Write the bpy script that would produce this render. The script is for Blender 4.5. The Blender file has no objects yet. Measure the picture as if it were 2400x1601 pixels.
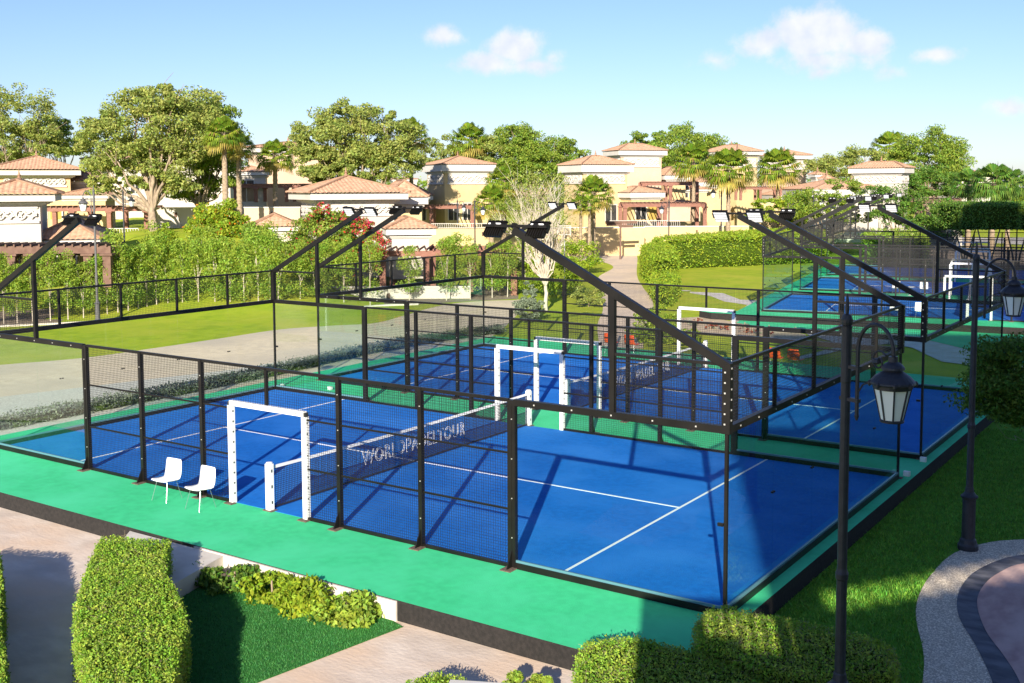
import bpy, math, random
import numpy as np
from mathutils import Vector, Matrix
SC = bpy.context.scene
COL = SC.collection
R = math.radians

# ---------------------------------------------------------------- camera
cam = bpy.data.cameras.new("camera")
camo = bpy.data.objects.new("camera", cam)
COL.objects.link(camo)
SC.camera = camo
cam.sensor_width = 36.0
cam.lens = 38.524
cam.shift_y = -0.0658
cam.clip_start = 0.1
cam.clip_end = 6000
_yaw, _pitch, _roll = 2.17036725, -0.0789272, -0.0039370
_f = Vector((math.cos(_pitch)*math.cos(_yaw), math.cos(_pitch)*math.sin(_yaw), math.sin(_pitch)))
_r = Vector((math.sin(_yaw), -math.cos(_yaw), 0)); _u = _r.cross(_f)
_r2 = _r*math.cos(_roll)+_u*math.sin(_roll); _u2 = _u*math.cos(_roll)-_r*math.sin(_roll)
_m = Matrix((( _r2.x,_u2.x,-_f.x),(_r2.y,_u2.y,-_f.y),(_r2.z,_u2.z,-_f.z))).to_4x4()
_m.translation = Vector((6.6064, -15.4854, 6.6467))
camo.matrix_world = _m
CAM_YAW = _yaw

# ---------------------------------------------------------------- light, sky, exposure
SUN_EL = R(20.1)
SUN_AZ = math.atan2(-.9, .44)          # direction towards the sun, in the XY plane
sun = bpy.data.lights.new("sun", 'SUN'); suno = bpy.data.objects.new("sun", sun); COL.objects.link(suno)
sun.energy = 4.7; sun.angle = R(.5); sun.color = (1.0, .90, .76)
_d = Vector((math.cos(SUN_EL)*math.cos(SUN_AZ), math.cos(SUN_EL)*math.sin(SUN_AZ), math.sin(SUN_EL)))
suno.rotation_euler = _d.to_track_quat('Z', 'Y').to_euler()
suno.location = (30, -60, 40)
SC.view_settings.view_transform = 'Standard'; SC.view_settings.look = 'None'
SC.view_settings.exposure = 1.1; SC.view_settings.gamma = 1.0
SC.cycles.transparent_max_bounces = 40
SC.cycles.max_bounces = 8
SC.cycles.diffuse_bounces = 3
SC.cycles.glossy_bounces = 3

W = bpy.data.worlds.new("World"); SC.world = W; W.use_nodes = True
def build_world():
    nt = W.node_tree; N = nt.nodes; L = nt.links
    N.clear()
    out = N.new('ShaderNodeOutputWorld'); bg = N.new('ShaderNodeBackground')
    sky = N.new('ShaderNodeTexSky'); sky.sky_type = 'NISHITA'; sky.sun_disc = False
    sky.sun_elevation = SUN_EL; sky.sun_rotation = math.pi/2 - SUN_AZ
    sky.air_density = 1.0; sky.dust_density = .35; sky.ozone_density = 2.0; sky.altitude = 0
    bg.inputs['Strength'].default_value = 0.12
    L.new(bg.outputs[0], out.inputs[0])
    tc = N.new('ShaderNodeTexCoord')
    noise = N.new('ShaderNodeTexNoise'); noise.inputs['Scale'].default_value = 27; noise.inputs['Detail'].default_value = 12; noise.inputs['Roughness'].default_value = .62
    L.new(tc.outputs['Generated'], noise.inputs['Vector'])
    soft = N.new('ShaderNodeTexNoise'); soft.inputs['Scale'].default_value = 60; soft.inputs['Detail'].default_value = 6
    L.new(tc.outputs['Generated'], soft.inputs['Vector'])
    def math_(op, a, b=None, clamp=False):
        n = N.new('ShaderNodeMath'); n.operation = op; n.use_clamp = clamp
        for i, v in enumerate((a, b)):
            if v is None: continue
            if isinstance(v, (int, float)): n.inputs[i].default_value = v
            else: L.new(v, n.inputs[i])
        return n.outputs[0]
    total = None
    # each puff: azimuth, elevation, half width, half height (degrees), density
    for az, el, wa, wh, den in CLOUDS:
        c = Vector((math.cos(R(el))*math.cos(R(az)), math.cos(R(el))*math.sin(R(az)), math.sin(R(el))))
        side = Vector((-math.sin(R(az)), math.cos(R(az)), 0)); up = c.cross(side)*-1
        if up.z < 0: up = -up
        def dot(v, s):
            n = N.new('ShaderNodeVectorMath'); n.operation = 'DOT_PRODUCT'
            L.new(tc.outputs['Generated'], n.inputs[0]); n.inputs[1].default_value = v
            m = math_('SUBTRACT', n.outputs['Value'], c.dot(v))
            return math_('POWER', math_('ABSOLUTE', math_('DIVIDE', m, s)), 2.0)
        r2 = math_('ADD', dot(side, math.sin(R(wa))), dot(up, math.sin(R(wh))))
        front = N.new('ShaderNodeVectorMath'); front.operation = 'DOT_PRODUCT'
        L.new(tc.outputs['Generated'], front.inputs[0]); front.inputs[1].default_value = c
        fr = math_('GREATER_THAN', front.outputs['Value'], .8)
        b = math_('MULTIPLY', math_('MULTIPLY', math_('SUBTRACT', 1.0, math_('SQRT', r2), True), fr), den)
        total = b if total is None else math_('MAXIMUM', total, b)
    nz = math_('MULTIPLY', math_('SUBTRACT', noise.outputs['Fac'], .5), 2.6)
    s = math_('ADD', math_('MULTIPLY', total, 1.6), nz)
    mr = N.new('ShaderNodeMapRange'); mr.interpolation_type = 'SMOOTHSTEP'
    L.new(s, mr.inputs['Value']); mr.inputs['From Min'].default_value = .35; mr.inputs['From Max'].default_value = 1.25
    mask = math_('MULTIPLY', math_('MULTIPLY', mr.outputs[0], math_('MULTIPLY', total, 4.0, True)), .88)
    shade = N.new('ShaderNodeMapRange'); L.new(soft.outputs['Fac'], shade.inputs['Value'])
    shade.inputs['From Min'].default_value = .3; shade.inputs['From Max'].default_value = .7
    cc = N.new('ShaderNodeMix'); cc.data_type = 'RGBA'
    L.new(shade.outputs[0], cc.inputs['Factor'])
    cc.inputs['A'].default_value = (CL*.80, CL*.84, CL*.93, 1); cc.inputs['B'].default_value = (CL, CL*.99, CL*.97, 1)
    tint = N.new('ShaderNodeMix'); tint.data_type = 'RGBA'; tint.blend_type = 'MULTIPLY'; tint.inputs['Factor'].default_value = 1
    L.new(sky.outputs[0], tint.inputs['A']); tint.inputs['B'].default_value = SKYTINT
    mx = N.new('ShaderNodeMix'); mx.data_type = 'RGBA'
    L.new(mask, mx.inputs['Factor']); L.new(tint.outputs['Result'], mx.inputs['A']); L.new(cc.outputs['Result'], mx.inputs['B'])
    L.new(mx.outputs['Result'], bg.inputs['Color'])
CL = 4.0
SKYTINT = (.43,.47,.66,1)
def _azel(p):   # direction of a far point from the court's corner, as azimuth and elevation
    v = Vector(p)-camo.location
    return math.degrees(math.atan2(v.y, v.x)), math.degrees(math.atan2(v.z, math.hypot(v.x, v.y)))
CLOUDS = []
for p, wa, wh, den in (
    ((-680.738, 1971.596, 286.128), 3.2, 1.9, 1.3), ((-752.290, 1921.204, 270.621), 2.6, 1.4, .9), ((-607.710, 2019.580, 265.973), 2.2, 1.1, 1.0), ((-829.587, 1864.990, 235.334), 2.2, .8, .6),
    ((-672.206, 1972.869, 238.548), 5.0, 1.2, .7), ((-559.628, 2047.488, 214.243), 1.6, .7, .5), ((-658.094, 1980.231, 214.711), 1.8, .6, .6),
    ((-496.576, 2093.517, 244.844), 1.9, .8, 1.0), ((-379.603, 2164.003, 146.039), 1.8, .8, .8),
    ((-1126.034, 1664.931, 262.097), 2.8, 1.5, 1.0), ((-1170.771, 1631.564, 232.994), 3.4, 1.1, .85), ((-1238.382, 1589.937, 280.855), 2.4, .9, .85), ((-1072.863, 1699.731, 245.998), 1.4, .9, .75), ((-1098.399, 1680.618, 228.688), 2.6, .9, .75)):
    a, e = _azel(p); CLOUDS.append((a, e, wa, wh, den))
build_world()

# ---------------------------------------------------------------- materials
def _nt(name):
    m = bpy.data.materials.new(name); m.use_nodes = True
    nt = m.node_tree; b = nt.nodes['Principled BSDF']
    return m, nt, b
def mat(name, c1, c2=None, rough=.7, scale=3.0, detail=4, bump=0, bscale=None, metal=0, spec=None, island=0, lo=.35, hi=.65, coord='Object', stretch=None, c3=None, scale3=.5):
    m, nt, b = _nt(name); N = nt.nodes; L = nt.links
    b.inputs['Roughness'].default_value = rough; b.inputs['Metallic'].default_value = metal
    if spec is not None: b.inputs['Specular IOR Level'].default_value = spec
    b.inputs['Base Color'].default_value = (*c1, 1)
    tc = N.new('ShaderNodeTexCoord'); vec = tc.outputs[coord]
    if stretch:
        mp = N.new('ShaderNodeMapping'); mp.inputs['Scale'].default_value = stretch; L.new(vec, mp.inputs[0]); vec = mp.outputs[0]
    last = None
    if c2:
        n = N.new('ShaderNodeTexNoise'); n.inputs['Scale'].default_value = scale; n.inputs['Detail'].default_value = detail
        L.new(vec, n.inputs['Vector'])
        mr = N.new('ShaderNodeMapRange'); mr.inputs['From Min'].default_value = lo; mr.inputs['From Max'].default_value = hi
        L.new(n.outputs['Fac'], mr.inputs['Value'])
        mx = N.new('ShaderNodeMix'); mx.data_type = 'RGBA'; mx.inputs['A'].default_value = (*c1, 1); mx.inputs['B'].default_value = (*c2, 1)
        L.new(mr.outputs[0], mx.inputs['Factor']); last = mx.outputs['Result']
        if c3:
            n3 = N.new('ShaderNodeTexNoise'); n3.inputs['Scale'].default_value = scale3; n3.inputs['Detail'].default_value = 5
            L.new(vec, n3.inputs['Vector'])
            r3 = N.new('ShaderNodeMapRange'); r3.inputs['From Min'].default_value = .42; r3.inputs['From Max'].default_value = .68; L.new(n3.outputs['Fac'], r3.inputs['Value'])
            m3 = N.new('ShaderNodeMix'); m3.data_type = 'RGBA'; L.new(r3.outputs[0], m3.inputs['Factor']); L.new(last, m3.inputs['A']); m3.inputs['B'].default_value = (*c3, 1)
            last = m3.outputs['Result']
    if island:
        g = N.new('ShaderNodeNewGeometry')
        hs = N.new('ShaderNodeHueSaturation')
        v = N.new('ShaderNodeMapRange'); v.inputs['To Min'].default_value = 1-island; v.inputs['To Max'].default_value = 1+island
        L.new(g.outputs['Random Per Island'], v.inputs['Value']); L.new(v.outputs[0], hs.inputs['Value'])
        h = N.new('ShaderNodeMapRange'); h.inputs['To Min'].default_value = .5+.035*island*2; h.inputs['To Max'].default_value = .5-.035*island*2
        w = N.new('ShaderNodeTexWhiteNoise'); w.noise_dimensions = '1D'; L.new(g.outputs['Random Per Island'], w.inputs['W'])
        L.new(w.outputs['Value'], h.inputs['Value']); L.new(h.outputs[0], hs.inputs['Hue'])
        if last: L.new(last, hs.inputs['Color'])
        else: hs.inputs['Color'].default_value = (*c1, 1)
        last = hs.outputs[0]
    if last: L.new(last, b.inputs['Base Color'])
    if bump:
        n = N.new('ShaderNodeTexNoise'); n.inputs['Scale'].default_value = bscale or scale*4; n.inputs['Detail'].default_value = 5
        L.new(vec, n.inputs['Vector']); bp = N.new('ShaderNodeBump'); bp.inputs['Strength'].default_value = bump; bp.inputs['Distance'].default_value = .02
        L.new(n.outputs['Fac'], bp.inputs['Height']); L.new(bp.outputs[0], b.inputs['Normal'])
    return m
def leafmat(name, c1, c2, island=.35, trans=.35, scale=1.2):
    m = mat(name, c1, c2, rough=.55, scale=scale, island=island, spec=.3)
    nt = m.node_tree; N = nt.nodes; L = nt.links; b = N['Principled BSDF']; out = [n for n in N if n.type == 'OUTPUT_MATERIAL'][0]
    t = N.new('ShaderNodeBsdfTranslucent'); src = b.inputs['Base Color'].links[0].from_socket
    hs = N.new('ShaderNodeHueSaturation'); hs.inputs['Value'].default_value = 1.3; hs.inputs['Hue'].default_value = .49
    L.new(src, hs.inputs['Color']); L.new(hs.outputs[0], t.inputs['Color'])
    ms = N.new('ShaderNodeMixShader'); ms.inputs[0].default_value = trans
    L.new(b.outputs[0], ms.inputs[1]); L.new(t.outputs[0], ms.inputs[2]); L.new(ms.outputs[0], out.inputs['Surface'])
    return m
def glassmat(name, tint, refl=.9):
    m, nt, b = _nt(name); N = nt.nodes; L = nt.links; N.remove(b); out = [n for n in N if n.type == 'OUTPUT_MATERIAL'][0]
    t = N.new('ShaderNodeBsdfTransparent'); t.inputs[0].default_value = (*tint, 1)
    g = N.new('ShaderNodeBsdfGlossy'); g.inputs['Roughness'].default_value = .02; g.inputs['Color'].default_value = (refl, refl, refl, 1)
    fr = N.new('ShaderNodeFresnel'); fr.inputs[0].default_value = 1.4
    mm = N.new('ShaderNodeMath'); mm.operation = 'MULTIPLY'; mm.inputs[1].default_value = .18; L.new(fr.outputs[0], mm.inputs[0])
    ms = N.new('ShaderNodeMixShader'); L.new(mm.outputs[0], ms.inputs[0]); L.new(t.outputs[0], ms.inputs[1]); L.new(g.outputs[0], ms.inputs[2])
    L.new(ms.outputs[0], out.inputs['Surface'])
    return m

# ---------------------------------------------------------------- mesh builder
class MB:
    def __init__(s): s.v = []; s.f = []; s.m = []; s.k = 0
    def add(s, vs, fs, mi=0):
        b = len(s.v); s.v.extend([tuple(x) for x in vs]); s.f.extend([tuple(i+b for i in q) for q in fs]); s.m.extend([mi]*len(fs)); return s
    def box(s, x0, y0, z0, x1, y1, z1, mi=0):
        if x1 < x0: x0, x1 = x1, x0
        if y1 < y0: y0, y1 = y1, y0
        if z1 < z0: z0, z1 = z1, z0
        return s.add([(x0,y0,z0),(x1,y0,z0),(x1,y1,z0),(x0,y1,z0),(x0,y0,z1),(x1,y0,z1),(x1,y1,z1),(x0,y1,z1)],
              [(0,3,2,1),(4,5,6,7),(0,1,5,4),(1,2,6,5),(2,3,7,6),(3,0,4,7)], mi)
    def bar(s, p, q, w, h=None, mi=0, up=(0,0,1)):
        p = Vector(p); q = Vector(q); h = h or w; d = (q-p).normalized(); up = Vector(up)
        a = d.cross(up)
        if a.length < 1e-4: a = d.cross(Vector((1,0,0)))
        a.normalize(); b = a.cross(d)
        a *= w/2; b *= h/2
        vs = [p-a-b, p+a-b, p+a+b, p-a+b, q-a-b, q+a-b, q+a+b, q-a+b]
        return s.add(vs, [(0,3,2,1),(4,5,6,7),(0,1,5,4),(1,2,6,5),(2,3,7,6),(3,0,4,7)], mi)
    def tube(s, pts, rad, n=8, mi=0, cap=True):
        pts = [Vector(p) for p in pts]
        if not isinstance(rad, (list, tuple)): rad = [rad]*len(pts)
        b0 = len(s.v); ref = None
        for i, p in enumerate(pts):
            t = (pts[min(i+1, len(pts)-1)]-pts[max(i-1, 0)]).normalized()
            if ref is None:
                ref = t.cross(Vector((0,0,1)))
                if ref.length < 1e-3: ref = Vector((1,0,0))
            ref = (ref - t*ref.dot(t)).normalized(); bi = t.cross(ref)
            for k in range(n):
                a = 2*math.pi*k/n; s.v.append(tuple(p+(ref*math.cos(a)+bi*math.sin(a))*rad[i]))
        for i in range(len(pts)-1):
            for k in range(n):
                a = b0+i*n+k; c = b0+i*n+(k+1) % n
                s.f.append((a, c, c+n, a+n)); s.m.append(mi)
        if cap:
            s.f.append(tuple(b0+k for k in range(n))[::-1]); s.m.append(mi)
            e = b0+(len(pts)-1)*n; s.f.append(tuple(e+k for k in range(n))); s.m.append(mi)
        return s
    def lathe(s, prof, n=16, mi=0, c=(0,0,0), phase=0):
        b0 = len(s.v)
        for r, z in prof:
            for k in range(n):
                a = 2*math.pi*(k+phase)/n; s.v.append((c[0]+r*math.cos(a), c[1]+r*math.sin(a), c[2]+z))
        for i in range(len(prof)-1):
            for k in range(n):
                a = b0+i*n+k; d = b0+i*n+(k+1) % n
                s.f.append((a, d, d+n, a+n)); s.m.append(mi)
        s.f.append(tuple(b0+k for k in range(n))[::-1]); s.m.append(mi)
        e = b0+(len(prof)-1)*n; s.f.append(tuple(e+k for k in range(n))); s.m.append(mi)
        return s
    def prism(s, poly, z0, z1, mi=0):
        n = len(poly)
        a = sum(poly[i][0]*poly[(i+1) % n][1]-poly[(i+1) % n][0]*poly[i][1] for i in range(n))
        if a < 0: poly = poly[::-1]
        vs = [(p[0], p[1], z0) for p in poly]+[(p[0], p[1], z1) for p in poly]
        fs = [tuple(range(n))[::-1], tuple(range(n, 2*n))]+[(i, (i+1) % n, n+(i+1) % n, n+i) for i in range(n)]
        return s.add(vs, fs, mi)
    def build(s, name, mats, parent=None, smooth=False, loc=None, rotz=None):
        if not isinstance(mats, (list, tuple)): mats = [mats]
        me = bpy.data.meshes.new(name); me.from_pydata(s.v, [], s.f); me.update()
        for m in mats: me.materials.append(m)
        if len(mats) > 1: me.polygons.foreach_set('material_index', s.m)
        if smooth: me.polygons.foreach_set('use_smooth', [True]*len(me.polygons))
        o = bpy.data.objects.new(name, me); COL.objects.link(o)
        if parent: o.parent = parent
        if loc is not None: o.location = loc
        if rotz is not None: o.rotation_euler = (0, 0, rotz)
        return o
def quads(name, V4, mats, parent=None, midx=None, extra=None):
    """V4: (n,4,3) array of quads -> one object, fast. extra: an MB merged in first (core, stems)."""
    V4 = np.asarray(V4, dtype=np.float32); n = len(V4)
    co = V4.reshape(-1, 3); loops = np.arange(n*4, dtype=np.int32)
    starts = np.arange(0, n*4, 4, dtype=np.int32); mi = np.zeros(n, np.int32) if midx is None else np.asarray(midx, np.int32)
    if extra is not None and extra.v:
        ev = np.array(extra.v, np.float32); k = len(ev)
        el = np.array([i for f in extra.f for i in f], np.int32); ls = np.array([len(f) for f in extra.f])
        es = np.concatenate([[0], np.cumsum(ls)[:-1]]).astype(np.int32)
        co = np.concatenate([ev, co]); loops = np.concatenate([el, loops+k]); starts = np.concatenate([es, starts+len(el)])
        mi = np.concatenate([np.array(extra.m, np.int32), mi])
    me = bpy.data.meshes.new(name)
    me.vertices.add(len(co)); me.vertices.foreach_set('co', co.ravel())
    me.loops.add(len(loops)); me.loops.foreach_set('vertex_index', loops)
    me.polygons.add(len(starts)); me.polygons.foreach_set('loop_start', starts)
    if not isinstance(mats, (list, tuple)): mats = [mats]
    for m in mats: me.materials.append(m)
    me.polygons.foreach_set('material_index', mi)
    me.update(calc_edges=True)
    o = bpy.data.objects.new(name, me); COL.objects.link(o)
    if parent: o.parent = parent
    return o
def thing(name, label, cat, loc=(0,0,0), rotz=0, group=None):
    o = bpy.data.objects.new(name, None); COL.objects.link(o); o.empty_display_size = .3
    o.location = loc; o.rotation_euler = (0, 0, rotz); return tag(o, label, cat, group)
def tag(o, label, cat, group=None, kind=None):
    o['label'] = label; o['category'] = cat
    if group: o['group'] = group
    if kind: o['kind'] = kind
    return o
def struct(o): o['kind'] = 'structure'; return o
def dup(root, loc, rotz=0, label=None, scale=None):
    def cp(o, par):
        c = o.copy(); COL.objects.link(c)
        if par: c.parent = par
        for ch in list(o.children): cp(ch, c)
        return c
    r = cp(root, None); r.location = loc; r.rotation_euler = (0, 0, rotz)
    if scale: r.scale = scale if hasattr(scale, '__len__') else (scale,)*3
    if label: r['label'] = label
    return r
RNG = np.random.default_rng(7)

# materials used all over
M = {}
M['green'] = mat('green_court_mat', (.038,.60,.245), (.030,.52,.21), rough=.85, scale=5, detail=12, bump=.25, bscale=60, c3=(.06,.64,.30), scale3=.6)
M['blue'] = mat('blue_turf', (.006,.172,.62), (.005,.14,.53), rough=.9, scale=7, detail=12, bump=.6, bscale=80, c3=(.022,.20,.66), scale3=.7, spec=.2)
M['line'] = mat('white_line', (.82,.82,.80), rough=.8)
M['riser'] = mat('black_rubber', (.011,.010,.009), (.022,.019,.017), rough=.95, scale=14, bump=.3)
M['black'] = mat('black_steel', (.006,.0055,.005), (.011,.010,.009), rough=.42, scale=2, spec=.3)
M['wire'] = mat('wire_steel', (.012,.011,.010), rough=.4, spec=.5)
M['whitem'] = mat('white_steel', (.80,.80,.78), (.70,.70,.68), rough=.45, scale=2)
M['channel'] = mat('aluminium_channel', (.09,.22,.26), rough=.35)
M['bolt'] = mat('bolt_zinc', (.75,.75,.72), rough=.3, metal=.6)
M['dark'] = mat('dark_hole', (.02,.02,.02), rough=.7)
M['glass'] = glassmat('court_glass', (.93,.98,.955))
M['netblack'] = mat('net_cord', (.008,.010,.02), rough=.8)
M['led'] = mat('led_lens', (.85,.87,.87), (.75,.78,.79), rough=.25, scale=20)
M['rust'] = mat('rusty_plate', (.16,.11,.08), (.08,.06,.05), rough=.8, scale=30)

# ---------------------------------------------------------------- padel courts
LN, WD, GL, MS, H3, H4 = 20.17, 9.762, 3.98, 2.05, 3.0, 3.97
DOOR0, DOOR1 = 9.00, 11.17
def wires(mb, x0, x1, z0, z1, y, t=.0045, step=.052):
    n = max(1, round((x1-x0)/step))
    for i in range(1, n):
        x = x0+(x1-x0)*i/n; mb.bar((x,y,z0), (x,y,z1), t, t, up=(0,1,0))
    n = max(1, round((z1-z0)/step))
    for i in range(1, n):
        z = z0+(z1-z0)*i/n; mb.bar((x0,y+t,z), (x1,y+t,z), t, t)
def wires_y(mb, y0, y1, z0, z1, x, t=.0045, step=.052):
    n = max(1, round((y1-y0)/step))
    for i in range(1, n):
        y = y0+(y1-y0)*i/n; mb.bar((x,y,z0), (x,y,z1), t, t, up=(1,0,0))
    n = max(1, round((z1-z0)/step))
    for i in range(1, n):
        z = z0+(z1-z0)*i/n; mb.bar((x+t,y0,z), (x+t,y1,z), t, t)
def bolts(mb, x, y, z0, z1, n, mi=1, r=.009):
    for i in range(n):
        z = z0+(z1-z0)*(i+.5)/n; mb.box(x-r, y-r, z-r, x+r, y+r, z+r, mi)
def court_enclosure(label, loc, rotz):
    t = thing('court_enclosure', label, 'court enclosure', loc, rotz, 'glass and mesh padel court enclosures')
    B = M['black']
    for yi, y in enumerate((0, WD)):
        o = -1 if y == 0 else 1       # outward
        # base rails, top beams
        for e in (0, 1):
            X = (lambda q: q) if e == 0 else (lambda q: LN-q)
            m = MB(); m.box(X(.03), y-.04, 0, X(GL-.05), y+.04, .11); m.box(X(.05), y-.02, .1105, X(GL-.06), y+.02, .15, 1); m.build('base_rail', [B, M['channel']], t)
            m = MB(); m.box(X(.07), y-.05, H3-.115, X(GL-.05), y+.05, H3, 0)
            for k in range(5): m.box(X(.5+k*.75)-.012, y+o*.048, H3-.07, X(.5+k*.75)+.012, y+o*.058, H3-.046, 1)
            m.build('glass_beam', [B, M['bolt']], t)
            m = MB(); m.box(X(.07), y-.025, H4-.05, X(2.0), y+.025, H4); m.build('top_rail', B, t)
            for k in range(2):
                a, b = sorted((X(.03+k*1.965+.003), X(.03+(k+1)*1.965-.003)))
                m = MB(); m.box(a, y-.006, .12, b, y+.006, H3-.116, 0)
                z = 1.45; s_ = b if e == 0 else a
                m.build('glass_panel', M['glass'], t)
            a, b = sorted((X(.07), X(2.0)))
            m = MB(); wires(m, a, b, H3, H4-.05, y); m.build('mesh_panel', M['wire'], t)
            # corner post
            m = MB(); m.box(X(-.02), y-.03, 0, X(.03), y+.03, H3-.12); m.box(X(-.06), y-.06, H3-.12, X(.07), y+.06, H4)
            for k in range(6):
                z = H3+.02+k*.16; m.box(X(.02)-.012, y+o*.06, z, X(.02)+.012, y+o*.072, z+.024, 1)
                m.box(X(-.06)-.008, y-.012, z+.06, X(-.06)+.008, y+.012, z+.085, 1)
            m.box(X(-.1), y-.07, .001, X(.1), y+.07, .02, 2)
            for z in (1.42,):
                m.box(X(.05), y-.02, z, X(.14), y+.02, z+.05, 0)
            m.build('corner_post', [B, M['bolt'], M['rust']], t)
            # floodlight arm with its brace
            m = MB(); tip = Vector((X(3.93), y, 5.93)); m.bar((X(-.02), y, H4-.06), tip, .10, .13)
            m.box(X(2.0)-.045, y-.045, H3-.02, X(2.0)+.045, y+.045, 4.93)
            m.bar((tip.x-.66, y, 5.99), (tip.x+.66, y, 5.99), .05, .05)
            for k in (-.44, 0, .44): m.bar((tip.x+k, y-.02, 5.97), (tip.x+k, y+.02, 6.03), .09, .05)
            arm = m.build('floodlight_arm', B, t)
            inw = 1 if y == 0 else -1
            for k in (-1, 1):
                m = MB(); c2 = Vector((tip.x+k*.44, y+inw*.05, 5.92)); ang = R(38)
                f_ = Vector((0, inw*math.cos(ang), -math.sin(ang))); u_ = Vector((0, inw*math.sin(ang), math.cos(ang)))
                def P(a, b, c_): return c2+Vector((a, 0, 0))+u_*b+f_*c_
                hw, hh = .175, .14
                def blk(a0, a1, b0, b1, c0, c1, mi):
                    vs = [P(a0,b0,c0),P(a1,b0,c0),P(a1,b1,c0),P(a0,b1,c0),P(a0,b0,c1),P(a1,b0,c1),P(a1,b1,c1),P(a0,b1,c1)]
                    m.add(vs, [(0,3,2,1),(4,5,6,7),(0,1,5,4),(1,2,6,5),(2,3,7,6),(3,0,4,7)], mi)
                for q in range(4):
                    b0 = -hh+q*.075
                    blk(-hw, hw, b0, b0+.068, .0, .04, 0); blk(-hw+.01, hw-.01, b0+.005, b0+.063, .0405, .044, 1)
                for q in range(8): blk(-hw+q*.048, -hw+q*.048+.012, -hh, hh-.02, -.05, 0, 0)
                blk(-hw+.05, hw-.05, hh-.09, hh-.05, -.075, -.052, 1)
                blk(-hw-.025, -hw, -.03, .12, -.02, .05, 0); blk(hw, hw+.025, -.03, .12, -.02, .05, 0)
                blk(-hw-.025, hw+.025, .155, .175, -.03, .03, 0)
                m.build('floodlight', [B, M['led']], arm)
        # meshed middle
        xs = [GL, GL+MS, GL+2*MS, DOOR0, DOOR1, LN-GL-2*MS, LN-GL-MS, LN-GL]
        for i, x in enumerate(xs):
            if i in (3, 4): continue
            m = MB(); w = .075 if i in (0, 7) else .045
            m.box(x-w, y-.045, 0, x+w, y+.045, H3-.02)
            if i in (0, 7): m.box(x-.008, y+o*.045, .1, x+.008, y+o*.052, H3-.1, 0)
            bolts(m, x+.015, y+o*.05, .2, H3, 4)
            m.box(x-.11, y+o*.02, .001, x+.11, y+o*.26, .02, 2); m.add([(x-.01,y+o*.045,.02),(x+.01,y+o*.045,.02),(x+.01,y+o*.2,.02),(x-.01,y+o*.2,.02),(x-.01,y+o*.045,.34),(x+.01,y+o*.045,.34)],
                  [(0,1,2,3),(0,4,5,1),(1,5,2),(0,3,4),(2,5,4,3)], 0)
            m.build('mesh_post', [B, M['bolt'], M['rust']], t)
        m = MB(); m.box(LN/2-.03, y-.03, 2.22, LN/2+.03, y+.03, H3-.02); m.build('door_hanger', B, t)
        m = MB(); m.box(GL+.075, y-.03, H3-.06, LN-GL-.075, y+.03, H3-.002); m.build('mesh_rail', B, t)
        for a, b in ((0,1),(1,2),(2,3),(4,5),(5,6),(6,7)):
            xa, xb = xs[a]+.045, xs[b]-.045
            m = MB(); m.box(xa, y-.03, 0.0, xb, y+.03, .06); m.build('base_rail', B, t)
            for z in (1.02, 2.02): m = MB(); m.box(xa, y-.015, z, xb, y+.015, z+.035); m.build('cross_rail', B, t)
            m = MB(); wires(m, xa, xb, .06, H3-.06, y+o*.02); m.build('mesh_panel', M['wire'], t)
        m = MB(); wires(m, DOOR0-.05, DOOR1+.05, 2.2, H3-.06, y+o*.02); m.build('mesh_panel', M['wire'], t)
        # white door frame
        m = MB(); 
        for x in (DOOR0, DOOR1):
            m.box(x-.055, y-.055, 0, x+.055, y+.055, 2.10, 0)
            for k in range(9):
                for sx in (-.056, .056): m.box(x+sx-.004, y-.015, .2+k*.22, x+sx+.004, y+.015, .23+k*.22, 1)
            m.box(x-.12, y+o*.02, .001, x+.12, y+o*.16, .02, 2)
        m.box(DOOR0-.0, y-.05, 2.1, DOOR1, y+.05, 2.205, 0)
        for k in range(8): m.box(DOOR0+.2+k*.25, y-.052, 2.14, DOOR0+.225+k*.25, y+.052, 2.165, 1)
        m.box(DOOR0-.055, y-.045, 2.1, DOOR0-.001, y+.045, 2.18, 1); m.box(DOOR1+.001, y-.045, 2.1, DOOR1+.055, y+.045, 2.18, 1)
        m.build('door_frame', [M['whitem'], M['dark'], M['rust']], t)
    # end walls
    for e in (0, 1):
        x = 0 if e == 0 else LN; o = -1 if e == 0 else 1
        m = MB(); m.box(x-.04, .04, 0, x+.04, WD-.04, .11); m.box(x-.02, .05, .1105, x+.02, WD-.05, .15, 1); m.build('base_rail', [B, M['channel']], t)
        m = MB(); m.box(x-.05, .065, H3-.115, x+.05, WD-.065, H3)
        for k in range(13): m.box(x+o*.048, .4+k*.75-.012, H3-.07, x+o*.058, .4+k*.75+.012, H3-.046, 1)
        m.build('glass_beam', [B, M['bolt']], t)
        m = MB(); m.box(x-.025, .065, H4-.05, x+.025, WD-.065, H4); m.build('top_rail', B, t)
        p = WD/5
        for k in range(5):
            a, b = max(.035, k*p+.003), min(WD-.035, (k+1)*p-.003)
            m = MB(); m.box(x-.006, a, .12, x+.006, b, H3-.116); m.build('glass_panel', M['glass'], t)
            m = MB(); wires_y(m, max(.065, k*p+.03), min(WD-.065, (k+1)*p-.03), H3, H4-.05, x); m.build('mesh_panel', M['wire'], t)
            if k:
                m = MB(); m.box(x-.03, k*p-.03, H3, x+.03, k*p+.03, H4-.05); m.build('upper_post', B, t)
                for z in (1.5,):
                    m = MB(); m.box(x-.02, k*p-.05, z, x+.02, k*p-.02, z+.03); m.box(x-.02, k*p+.02, z, x+.02, k*p+.05, z+.03); m.build('glass_clip', B, t)
    return t
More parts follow.
